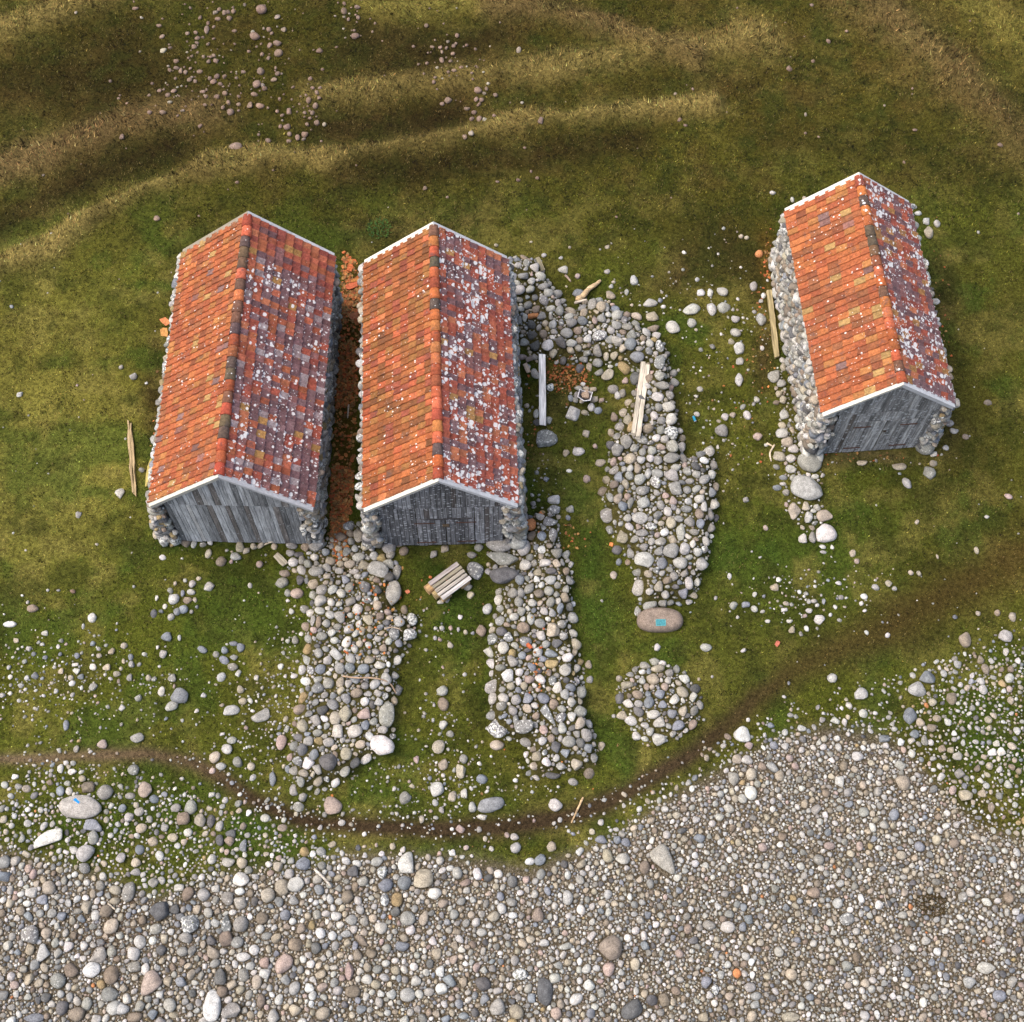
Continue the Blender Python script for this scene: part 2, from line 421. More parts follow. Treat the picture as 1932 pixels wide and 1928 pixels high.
def mat_wood(name, flecks=0.0, axis=2, grain=1.0):
    m, nt, b = new_mat(name); t = NT(nt)
    at = t.n('Attribute', attribute_name='tint'); v = obj_vec(t)
    mp = t.n('Mapping'); sc = [26, 26, 26]; sc[axis] = 1.6; mp.inputs['Scale'].default_value = sc; t.l(v, mp.inputs['Vector'])
    f1 = t.noise(mp.outputs[0], 1, 6, .7)
    mp2 = t.n('Mapping'); sc = [9, 9, 9]; sc[axis] = .9; mp2.inputs['Scale'].default_value = sc; t.l(v, mp2.inputs['Vector'])
    f2 = t.noise(mp2.outputs[0], 1, 4, .6)
    c = t.mix(1, at.outputs['Color'], t.grey(t.rng(f1, .25, .75, 1 - .6 * grain, 1 + .55 * grain)), 'MULTIPLY')
    c = t.mix(1, c, t.grey(t.rng(f2, .2, .8, 1 - .4 * grain, 1 + .4 * grain)), 'MULTIPLY')
    if flecks:
        mp3 = t.n('Mapping'); mp3.inputs['Scale'].default_value = (9, 9, 12); t.l(v, mp3.inputs['Vector'])
        vo = t.n('TexVoronoi'); vo.inputs['Scale'].default_value = 1; t.l(mp3.outputs[0], vo.inputs['Vector'])
        sp = t.n('SeparateColor'); t.l(vo.outputs['Color'], sp.inputs[0])
        edge = t.math('ADD', vo.outputs['Distance'], t.math('MULTIPLY', t.math('SUBTRACT', t.noise(v, 28, 4, .7), .5), .5))
        d = t.math('SUBTRACT', t.math('MULTIPLY', sp.outputs[0], .5 * flecks), edge)
        c = t.mix(t.rng(d, -.03, .06, 0, .7), c, (.5, .52, .54))
    t.l(c, b.inputs['Base Color']); t.bump(b, f1, .5, .01)
    return m

M_STONE = mat_stone(); M_GROUND = mat_ground(); M_TILE = mat_tile()
M_BLADE = mat_tint('grass_blade', .9, .1)
M_WOOD_A = mat_wood('grey_boards', .55); M_WOOD_B = mat_wood('flecked_boards', 1.0); M_WOOD_X = mat_wood('driftwood', 0, 0, .8)
M_BARGE = mat_wood('pale_bargeboard', 0, 0, .3)
M_SHARD = mat_tint('tile_shard', .9, .1, .35, 18)
M_RUST = mat_tint('rusty_iron', .8, .2, .5, 30); M_METAL = mat_tint('pale_sheet_metal', .5, .4, .35, 25)
M_PLAQUE = mat_tint('verdigris_plate', .55, .4, .45, 45); M_PAINT = mat_tint('paint', .7, .2)
M_LEAF = mat_tint('leaf', .7, .2, .3, 15)
M_DARK = mat_tint('rubble_core', 1, .05, .3, 8)

# ------------------------------------------------------------------ ground
core = np.arange(-23, 23.01, .08); yc = np.arange(-3, 45.01, .08)
xs = np.concatenate([[-400, -200, -100, -60, -42, -32, -27, -24.5], core, [24.5, 27, 32, 42, 60, 100, 200, 400]])
ys = np.concatenate([[-400, -200, -100, -50, -25, -12, -6], yc, [46.5, 49, 55, 65, 90, 150, 250, 500]])
X, Y = np.meshgrid(xs, ys)
Z = height(X, Y)
gc = ground_colour(X.ravel(), Y.ravel())
nx, ny = len(xs), len(ys)
ii = (np.arange(ny - 1)[:, None] * nx + np.arange(nx - 1)[None]).ravel()
F = np.stack([ii, ii + 1, ii + nx + 1, ii + nx], -1)
ground = link('ground', np_mesh('ground', np.stack([X.ravel(), Y.ravel(), Z.ravel()], -1), F, True, gc), M_GROUND)
tag(ground, kind='structure')
def hz(x, y): return float(height(np.array([x]), np.array([y]))[0])
def at(u, v, dz=0.0):
    z = 0.0
    for _ in range(3):
        p = G(u, v, z + dz); z = hz(p[0], p[1])
    return np.array([p[0], p[1], z])

# ------------------------------------------------------------------ stone shapes
def ico(sub):
    bm = bmesh.new(); bmesh.ops.create_icosphere(bm, subdivisions=sub, radius=1)
    V = np.array([v.co[:] for v in bm.verts]); F = np.array([[v.index for v in f.verts] for f in bm.faces]); bm.free(); return V, F
ICO = {k: ico(k) for k in (1, 2, 3, 4)}
def stone_shape(V, seed, angular):
    r = np.random.default_rng(seed)
    P = V.copy()
    for _ in range(3):
        k = r.normal(size=3) * 1.1; ph = r.uniform(0, 6.28); ax = r.normal(size=3); ax /= np.linalg.norm(ax)
        P = P * (1 + .10 * np.sin(P @ k * 1.4 + ph))[:, None]
    for _ in range(r.integers(5, 10)):
        n = r.normal(size=3); n /= np.linalg.norm(n); d = r.uniform(.48, .80) if angular else r.uniform(.66, .92)
        ex = np.maximum(0, P @ n - d); P = P - (ex * (.92 if angular else .7))[:, None] * n
    k = r.normal(size=(3, 3)) * 3.2
    P = P * (1 + .022 * np.sin(P @ k[0] + 1) + .022 * np.sin(P @ k[1]) + .02 * np.sin(P @ k[2] * 1.7))[:, None]
    lo, hi = P.min(0), P.max(0)
    return (P - (lo + hi) / 2) / ((hi - lo) / 2)
NV = 36
SHAPES = {k: [stone_shape(ICO[k][0], 100 + i, i % 5 < 3) for i in range(NV)] for k in (1, 2, 3)}

def merge_stones(level, pos, abc, rz, tilt, col, var):
    """many stones into vertex/face/colour arrays"""
    Vb, Fb = ICO[level]; nb = len(Vb); N = len(pos)
    S = np.stack(SHAPES[level])[var]                      # N,nb,3
    S = S * abc[:, None, :]
    # tilt about x then y, then turn about z
    cx, sx = np.cos(tilt[:, 0]), np.sin(tilt[:, 0]); cy, sy = np.cos(tilt[:, 1]), np.sin(tilt[:, 1]); cz, sz = np.cos(rz), np.sin(rz)
    x, y, z = S[..., 0], S[..., 1], S[..., 2]
    y, z = y * cx[:, None] - z * sx[:, None], y * sx[:, None] + z * cx[:, None]
    x, z = x * cy[:, None] + z * sy[:, None], -x * sy[:, None] + z * cy[:, None]
    x, y = x * cz[:, None] - y * sz[:, None], x * sz[:, None] + y * cz[:, None]
    V = np.stack([x, y, z], -1) + pos[:, None, :]
    F = (Fb[None] + (np.arange(N) * nb)[:, None, None]).reshape(-1, 3)
    return V.reshape(-1, 3), F, np.repeat(col, nb, 0)
def stones_mesh(name, level, pos, abc, rz, tilt, col, var):
    V, F, C = merge_stones(level, pos, abc, rz, tilt, col, var)
    return np_mesh(name, V, F, True, C)

PAL = dict(w=(.50, .485, .45), l=(.37, .36, .33), g=(.25, .243, .22), d=(.115, .113, .112), b=(.20, .213, .23), t=(.33, .29, .225),
           n=(.22, .18, .14), h=(.205, .145, .11), p=(.33, .26, .225), y=(.30, .23, .12), o=(.46, .20, .085), s=(.19, .19, .185))
LICH = dict(w=.45, l=.5, g=.6, d=.25, b=.35, t=.25, n=.25, h=.1, p=.2, y=.35, o=.1, s=1.0)
def jit(c, k=.16):
    c = np.array(c) * random.uniform(1 - k, 1 + k)
    return c * np.array([random.uniform(.96, 1.04), 1, random.uniform(.95, 1.05)])

# ------------------------------------------------------------------ the three stone boathouses
HUT_LABEL = ['left hut with orange left roof slope, grey-red lichened right slope and split plank gable',
             'middle hut with mossy red-brown roof, white lichen and double plank door, behind the slatted bench',
             'smallest hut at far right with bright orange tiles and wide cobble wall on its left']
ORANGE = [(.37, .115, .038), (.33, .09, .034), (.40, .14, .045), (.28, .07, .032), (.24, .085, .035), (.36, .17, .052), (.19, .06, .03), (.35, .10, .036), (.31, .085, .034)]
MOSSY = [(.27, .085, .032), (.21, .075, .028), (.31, .11, .04), (.17, .07, .026), (.24, .125, .04), (.20, .05, .04), (.13, .06, .028), (.33, .125, .042)]
REDS = [(.40, .095, .045), (.34, .075, .04), (.46, .13, .06), (.26, .06, .04), (.48, .17, .07)]
SLATE = [(.115, .10, .118), (.15, .13, .145), (.085, .075, .088), (.18, .105, .105)]
PALE = [(.34, .36, .37), (.27, .28, .29)]

def tile_colour(hut, side, f, g):
    """f: 0 ridge .. 1 eave ; g: 0 near gable .. 1 far gable"""
    r = random.random
    if side < 0:
        if hut == 1:
            c = random.choice(MOSSY if r() < .8 else REDS); a = .42
            if g < .22 and r() < .6: c = random.choice(ORANGE[:5])
        else:
            c = random.choice(ORANGE); a = .42 if hut == 0 else .42
            q = r()
            if q < (.035 if hut == 0 else .02): c = random.choice(SLATE)
            elif q < .10: c = (.20, .085, .04)
            elif q < .14: c = (.36, .27, .10)
    else:
        if hut == 0:
            p = .60 * min(1, max(0, (1 - g) * 5)) if g > .8 else .60
            if f < .18: p *= .45
            q = r()
            if q < p: c = random.choice(SLATE)
            elif q < p + .09 and g < .85: c = random.choice(PALE)
            elif .86 < q < .89: c = (.40, .25, .06)
            else: c = random.choice(REDS + ORANGE[:2])
            a = .95 if g < .86 else .25
        elif hut == 1:
            q = r()
            c = random.choice(SLATE) if q < .34 else ((.40, .25, .07) if q < .37 else random.choice(REDS)); a = 1.15
        else:
            q = r()
            c = random.choice(SLATE) if q < .55 else ((.38, .22, .06) if q < .60 else random.choice(REDS)); a = 1.158
    m_ = (.27, .098, .046) if side < 0 and hut != 1 else ((.24, .085, .032) if side < 0 else (.27, .095, .075))
    c = tuple(.62 * a_ + .38 * b_ for a_, b_ in zip(c, m_))
    k = random.uniform(.84, 1.16)
    return (c[0] * k, c[1] * k, c[2] * k, a * random.uniform(.8, 1.1))

def tile_slope(h, idx, side, parent):
    W2, L, he, hr = h['W'] / 2, h['L'], h['he'], h['hr']
    s = math.hypot(W2, hr - he); dx, dz = W2 / s * side, (he - hr) / s      # down-slope direction
    nx_, nz_ = (hr - he) / s * side, W2 / s                                 # outward normal
    nc = int(round(s / (.30, .325, .35)[idx])); lc = s / nc
    y0, y1 = .10, L - .10; nr = int(round((y1 - y0) / (.205 if idx < 2 else .215))); w = (y1 - y0) / nr
    prof = [(-.06, .010), (.10, .003), (.38, .0), (.62, .008), (.82, .032), (.95, .044), (1.05, .040), (1.06, .004)]
    mb = MB()
    np_ = len(prof)
    for j in range(nr):
        for i in range(nc):
            col = tile_colour(idx, side, (i + .5) / nc, (j + .5) / nr)
            top = .022; lift = random.uniform(0, .009); tw = random.uniform(-.008, .008); sh = random.uniform(-.008, .008)
            P = []
            for q, (vv, raise_) in enumerate(((i * lc - .03, 0.0), ((i + .55) * lc, .016), ((i + 1) * lc + .035 + random.uniform(-.012, .012), .032), ((i + 1) * lc + .035, .004))):
                for (uu, hh) in prof:
                    # the roll lies to the south on the left slope, to the north on the right one
                    yy = y0 + (j + (1 - uu if side < 0 else uu)) * w + sh
                    ht = .05 + hh + raise_ * 1.35 + lift + tw * (uu - .5) * (1 if q else 0)
                    P.append((dx * vv + nx_ * ht, yy, hr + dz * vv + nz_ * ht))
            Fq = []
            for a in range(3):
                for b in range(np_ - 1):
                    k = a * np_ + b
                    q = (k, k + 1, k + np_ + 1, k + np_)
                    Fq.append(q)
            mb.add(P, Fq, col)
    o = mb.build('tile_slope', M_TILE, parent)
    bm = bmesh.new(); bm.from_mesh(o.data); bmesh.ops.recalc_face_normals(bm, faces=bm.faces); bm.to_mesh(o.data); bm.free()
    return o

def ridge_caps(h, idx, parent):
    mb = MB(); L = h['L']; n = int(round(L / .36)); l = (L - .16) / n
    for i in range(n):
        r = .115 + random.uniform(-.004, .004); P = []; ns = 9
        dark = (idx == 0 and .12 < i / n < .95 and random.random() < .6) or random.random() < .22
        c = random.choice([(.12, .085, .05), (.16, .075, .05), (.10, .07, .055)]) if dark else random.choice(ORANGE[:5] + REDS[:3])
        col = (*[q * random.uniform(.85, 1.1) for q in c], .35 if idx < 2 else .7)
        off = random.uniform(-.012, .012)
        for yy, rr in ((.08 + i * l - .02, r + .012), (.08 + i * l + l * .85, r - .004), (.08 + (i + 1) * l + .02, r - .012)):
            for k in range(ns):
                a = math.pi * (.02 + .96 * k / (ns - 1))
                P.append((math.cos(a) * rr * 1.25 + off, yy, h['hr'] + .005 + math.sin(a) * rr * .95))
        for k in range(ns):                       # front lip
            a = math.pi * (.02 + .96 * k / (ns - 1)); P.append((math.cos(a) * (r - .02) * 1.25 + off, .08 + i * l - .02, h['hr'] + math.sin(a) * (r - .02) * .95))
        Fq = [(a * ns + b, a * ns + b + 1, (a + 1) * ns + b + 1, (a + 1) * ns + b) for a in range(2) for b in range(ns - 1)]
        Fq += [(b, b + 1, 27 + b + 1, 27 + b) for b in range(ns - 1)]
        mb.add(P, Fq, col)
    return mb.build('ridge_cap', M_TILE, parent, True)

def bargeboard(h, side, far, parent, tint):
    """capping board along the verge plus the fascia below it"""
    W2, L, he, hr = h['W'] / 2, h['L'], h['he'], h['hr']
    s = math.hypot(W2, hr - he); sl = (he - hr) / W2
    mb = MB()
    def run(x0, x1, ya, yb, zt, th, c):
        P = [(side * x0, ya, hr + sl * x0 + zt - th), (side * x1, ya, hr + sl * x1 + zt - th), (side * x1, yb, hr + sl * x1 + zt - th), (side * x0, yb, hr + sl * x0 + zt - th)]
        P += [(p[0], p[1], p[2] + th) for p in P]
        mb.hexa(P, c)
    ya, yb = (-.03, .135) if not far else (L - .135, L + .03)
    c = tuple(tint) + (0,); e = .002
    nseg = 2; xs_ = np.linspace(0.0 if side > 0 else 0.0, W2 + .06, nseg + 1)
    for k in range(nseg):
        kk = random.uniform(.93, 1.05)
        run(xs_[k] + e, xs_[k + 1] - e, ya, yb, .112 + k * .003, .026, (c[0] * kk, c[1] * kk, c[2] * kk, 0))
    yf = (0.0, .028) if not far else (L - .028, L)
    run(.004, W2 + .03, yf[0], yf[1], .082, .17, (c[0] * .9, c[1] * .9, c[2] * .92, 0))
    yf = (.034, .06) if not far else (L - .06, L - .034)
    run(.004, W2 - .02, yf[0], yf[1], -.06, .10, (c[0] * .62, c[1] * .62, c[2] * .64, 0))
    return mb.build('bargeboard', M_BARGE, parent, False, .004)

def plank_wall(h, idx, y, x0, x1, z0f, z1f, mat, parent, name, wmin=.10, wmax=.17, thick=.03, base=(.17, .175, .185), var=.45, edge=.0):
    mb = MB(); x = x0
    while x < x1 - .02:
        w = random.uniform(wmin, wmax); xe = min(x + w, x1)
        if x1 - xe < .04: xe = x1
        a, b = x + .005, xe - .005
        k = random.uniform(1 - var, 1 + var); q = random.random()
        c = (base[0] * k, base[1] * k, base[2] * k)
        if q < .12: c = tuple(min(.42, z_ * 1.7) for z_ in base)
        elif q < .2: c = (base[0] * .6, base[1] * .53, base[2] * .48)
        yj = y + random.uniform(-.006, .006); dz = random.uniform(-edge, edge)
        za, zb = z1f(a), z1f(b); z0 = z0f(x) + dz
        if zb < z0 + .03 or za < z0 + .03:
            x = xe; continue
        P = [(a, yj, z0), (b, yj, z0), (b, yj + thick, z0), (a, yj + thick, z0), (a, yj, za), (b, yj, zb), (b, yj + thick, zb), (a, yj + thick, za)]
        mb.hexa(P, (*c, 0)); x = xe
    return mb.build(name, mat, parent, False, .003)

def stone_wall(h, idx, side, parent):
    """battered wall of laid field stones along one side of a hut"""
    W2, L, he = h['W'] / 2, h['L'], h['he']
    off = h['ol'] if side < 0 else h['orr']
    inner = (-h['pl'] if side < 0 else h['pr']) - .02
    outer0 = W2 + off; outer1 = W2 + off * .30 - .02
    ztop = he - .16
    outer = lambda z: outer0 + (outer1 - outer0) * min(1, z / ztop)
    pos, abc, rz, tilt, col, var = [], [], [], [], [], []
    def put(x, y, z, a, b, c, yaw=0):
        pos.append((side * x, y, z)); abc.append((a, b, c)); rz.append(yaw + random.uniform(-.25, .25))
        tilt.append((random.uniform(-.25, .25), random.uniform(-.25, .25))); var.append(random.randrange(NV))
        k = random.choices('lgtdnbwsy', (24, 30, 14, 8, 7, 8, 9, 20, 5))[0]
        if idx == 2 and side < 0: k = random.choices('lgtdnbws', (26, 26, 12, 7, 10, 8, 14, 10))[0]
        col.append((*jit(PAL[k], .2), LICH[k] * 1.0))
    ya, yb = .12, L - .12
    z = .05
    while z < ztop:
        hrow = random.uniform(.15, .24) if z < ztop * .7 else random.uniform(.12, .19)
        if z < .2: hrow = .28
        zc = z + hrow / 2; xo = outer(zc)
        y = ya - .05
        while y < yb:
            l = random.uniform(.18, .40) * (1.25 if z < .25 else 1)
            dpt = random.uniform(.17, .26)
            put(xo - dpt * .55 + random.uniform(-.04, .05), y + l / 2, zc + random.uniform(-.02, .02), dpt * 1.02, l * .56, hrow * .62)
            y += l * .96
        z += hrow * .90
    # the wall ends: a rough stack of big boulders, seldom two alike
    for yend, sg in ((ya, -1), (yb, 1)):
        z = -.04
        while z < ztop - .05:
            hrow = random.uniform(.24, .46) if z < 1.2 else random.uniform(.18, .34)
            if z + hrow > ztop + .08: hrow = max(.14, ztop + .04 - z)
            xo = outer(z + hrow / 2) + random.uniform(-.04, .08); x = inner + random.uniform(.0, .08); wid = xo - x
            two = random.random() < .45
            cuts = [0, random.uniform(.35, .65), 1] if two else [0, 1]
            for c0, c1 in zip(cuts[:-1], cuts[1:]):
                a = wid * (c1 - c0) * .5
                put(x + wid * (c0 + c1) / 2, yend + .10 * -sg + sg * random.uniform(-.10, .12) + .10 * (z > .5) * -sg, z + hrow / 2 + random.uniform(-.03, .03), a * random.uniform(1.0, 1.15), random.uniform(.18, .30), hrow * random.uniform(.54, .68), random.uniform(-.5, .5))
                tilt[-1] = (random.uniform(-.25, .35), random.uniform(-.30, .30))
            for _ in range(2):
                put(random.uniform(x, xo), yend + sg * random.uniform(0, .1), z + random.uniform(0, hrow), random.uniform(.06, .11), random.uniform(.08, .12), random.uniform(.05, .08), random.uniform(-1, 1))
            z += hrow * .88
    # the top course, seen along the eaves
    wtop = outer1 - (W2 - .30)
    y = ya
    while y < yb:
        l = random.uniform(.16, .30); x = W2 - .25
        while x < outer1 - .02:
            a = random.uniform(.10, .17); put(x + a, y + l / 2 + random.uniform(-.05, .05), ztop + random.uniform(-.05, .03), a * 1.1, l * .58, .10, random.uniform(-1, 1)); x += 1.7 * a
        y += l * .95
    me = stones_mesh('stone_wall', 2, np.array(pos), np.array(abc), np.array(rz), np.array(tilt), np.array(col), np.array(var))
    # the hearting inside the wall
    V = []; 
    for yy in (ya + .10, yb - .10):
        V += [(side * inner, yy, -.1), (side * (outer0 - .16), yy, -.1), (side * (outer1 - .16), yy, ztop - .04), (side * inner, yy, ztop - .04)]
    bm = bmesh.new(); bm.from_mesh(me); lay = bm.verts.layers.float_color['tint']
    vs = [bm.verts.new(p) for p in V]
    for v in vs: v[lay] = (.045, .04, .032, 0)
    for f in ((0, 1, 2, 3), (4, 7, 6, 5), (0, 4, 5, 1), (1, 5, 6, 2), (2, 6, 7, 3), (3, 7, 4, 0)): bm.faces.new([vs[i] for i in f])
    bm.to_mesh(me); bm.free()
    return link('stone_wall', me, M_STONE, parent)

def build_hut(idx):
    h = HUTS[idx]; W2, L, he, hr = h['W'] / 2, h['L'], h['he'], h['hr']
    root = empty('boathouse', (h['x'], h['y'], 0), h['yaw'])
    tag(root, HUT_LABEL[idx], 'boathouse', 'stone boathouses with tiled roofs')
    # boarded roof deck with the tiles, caps and verge boards on it
    t = .05; sl = (he - hr) / W2
    mb = MB()
    for s in (-1, 1):
        P = [(0, .05, hr - t), (s * (W2 - .03), .05, he - t), (s * (W2 - .03), L - .05, he - t), (0, L - .05, hr - t)]
        P += [(p[0], p[1], p[2] + t + .03) for p in P]
        if s < 0: P = [P[i] for i in (1, 0, 3, 2, 5, 4, 7, 6)]
        mb.hexa(P, (.10, .08, .065, 0))
    roof = mb.build('roof', M_WOOD_A, root)
    for s in (-1, 1): tile_slope(h, idx, s, roof)
    ridge_caps(h, idx, roof)
    sunlit_tint = (.60, .585, .51); shaded_tint = (.56, .57, .575)  # sunlight painted into left verge boards, bluish shade into right ones
    for far in (0, 1):
        for s in (-1, 1):
            c = sunlit_tint if s < 0 else shaded_tint
            if idx == 0 and far and s < 0: c = (.25, .22, .17)
            elif idx == 0 and not far: c = tuple(q * .86 for q in c)
            bargeboard(h, s, far, roof, c)
    # gables
    yg = .15
    roofline = lambda x: hr + sl * abs(x) - .055
    pl, pr = h['pl'], h['pr']
    mat = M_WOOD_A if idx == 0 else M_WOOD_B
    base = [(.27, .28, .29), (.15, .152, .16), (.20, .203, .203)][idx]
    zmid = [he + .02, 1.72, None][idx]
    lim = W2 - .10
    if idx == 0:
        seam = he - .08
        plank_wall(h, idx, yg - .028, -lim, lim, lambda x: seam, roofline, mat, root, 'gable_boarding', .12, .21, .028, base, .55, .012)
        plank_wall(h, idx, yg + .004, pl, pr, lambda x: .05, lambda x: seam + .03, mat, root, 'wall_boarding', .12, .21, .03, base, .55, .03)
    elif idx == 1:
        plank_wall(h, idx, yg, -lim, lim, lambda x: he - .26, roofline, mat, root, 'gable_boarding', .11, .16, .03, base, .4)
        dx0, dx1, dz1 = -.74, .92, 1.98
        mb = plank_wall(h, idx, yg + .004, pl, dx0 - .01, lambda x: .06, lambda x: he - .27, mat, root, 'wall_boarding', .11, .16, .03, base, .4)
        plank_wall(h, idx, yg + .004, dx1 + .01, pr, lambda x: .06, lambda x: he - .27, mat, root, 'wall_boarding', .11, .16, .03, base, .4)
        plank_wall(h, idx, yg + .004, dx0, dx1, lambda x: dz1 + .02, lambda x: he - .27, mat, root, 'wall_boarding', .11, .16, .03, base, .4)
        for (a, b, hs) in ((dx0, .09, -1), (.10, dx1, 1)):
            d = plank_wall(h, idx, yg - .012, a, b - .006, lambda x: .07, lambda x: dz1, mat, root, 'door', .11, .16, .03, base, .4)
            xe = a if hs < 0 else b
            for zz in (.30, 1.72):
                q = MB(); x0_, x1_ = (xe - .06, xe + .52) if hs < 0 else (xe - .52, xe + .06)
                q.box((x0_, yg - .034, zz), (x1_, yg - .022, zz + .045), (.10, .05, .035, 0)); q.build('hinge', M_RUST, d)
        q = MB(); q.box((.00, yg - .07, 1.52), (.20, yg - .02, 1.66), (.10, .075, .05, 0)); q.build('latch', M_RUST, root, False, .01)
        q = MB(); q.box((-.45, yg - .04, dz1 + .015), (.85, yg - .016, dz1 + .05), (.06, .058, .06, 0)); q.build('door_lintel', M_WOOD_A, root)
    else:
        dx0, dx1, dz1 = -.72, 1.16, 2.05
        plank_wall(h, idx, yg, -lim, lim, lambda x: he - .30, roofline, mat, root, 'gable_boarding', .10, .15, .03, base, .4)
        plank_wall(h, idx, yg + .004, pl, dx0 - .01, lambda x: .05, lambda x: he - .31, mat, root, 'wall_boarding', .10, .15, .03, base, .4)
        plank_wall(h, idx, yg + .004, dx1 + .01, pr + .12, lambda x: .05, lambda x: he - .31, mat, root, 'wall_boarding', .10, .15, .03, base, .4)
        plank_wall(h, idx, yg + .004, dx0, dx1, lambda x: dz1 + .01, lambda x: he - .31, mat, root, 'wall_boarding', .10, .15, .03, base, .4)
        for (a, b, hs) in ((dx0, .22, -1), (.23, dx1, 1)):
            d = plank_wall(h, idx, yg - .008, a, b - .006, lambda x: .06, lambda x: dz1, mat, root, 'door', .10, .15, .03, base, .4)
            for zz in (.34, 1.74):
                q = MB(); x0_, x1_ = (a - .02, a + .50) if hs < 0 else (b - .50, b + .02)
                q.box((x0_, yg - .03, zz), (x1_, yg - .018, zz + .05), (.11, .06, .045, 0)); q.build('hinge', M_RUST, d)
        q = MB(); q.box((.24, yg - .05, 1.36), (.33, yg - .02, 1.46), (.06, .045, .035, 0)); q.build('latch', M_RUST, root, False, .008)
    plank_wall(h, idx, L - .33, -lim, lim, lambda x: .05, roofline, M_WOOD_A, root, 'back_boarding', .12, .2, .03, base, .5)
    q = MB(); q.box((pl - .1, yg + .06, -.1), (pr + .1, yg + .10, .06), (.08, .07, .06, 0)); q.build('sill_beam', M_WOOD_A, root)
    for s in (-1, 1): stone_wall(h, idx, s, root)
    return root
for i in range(3): build_hut(i)

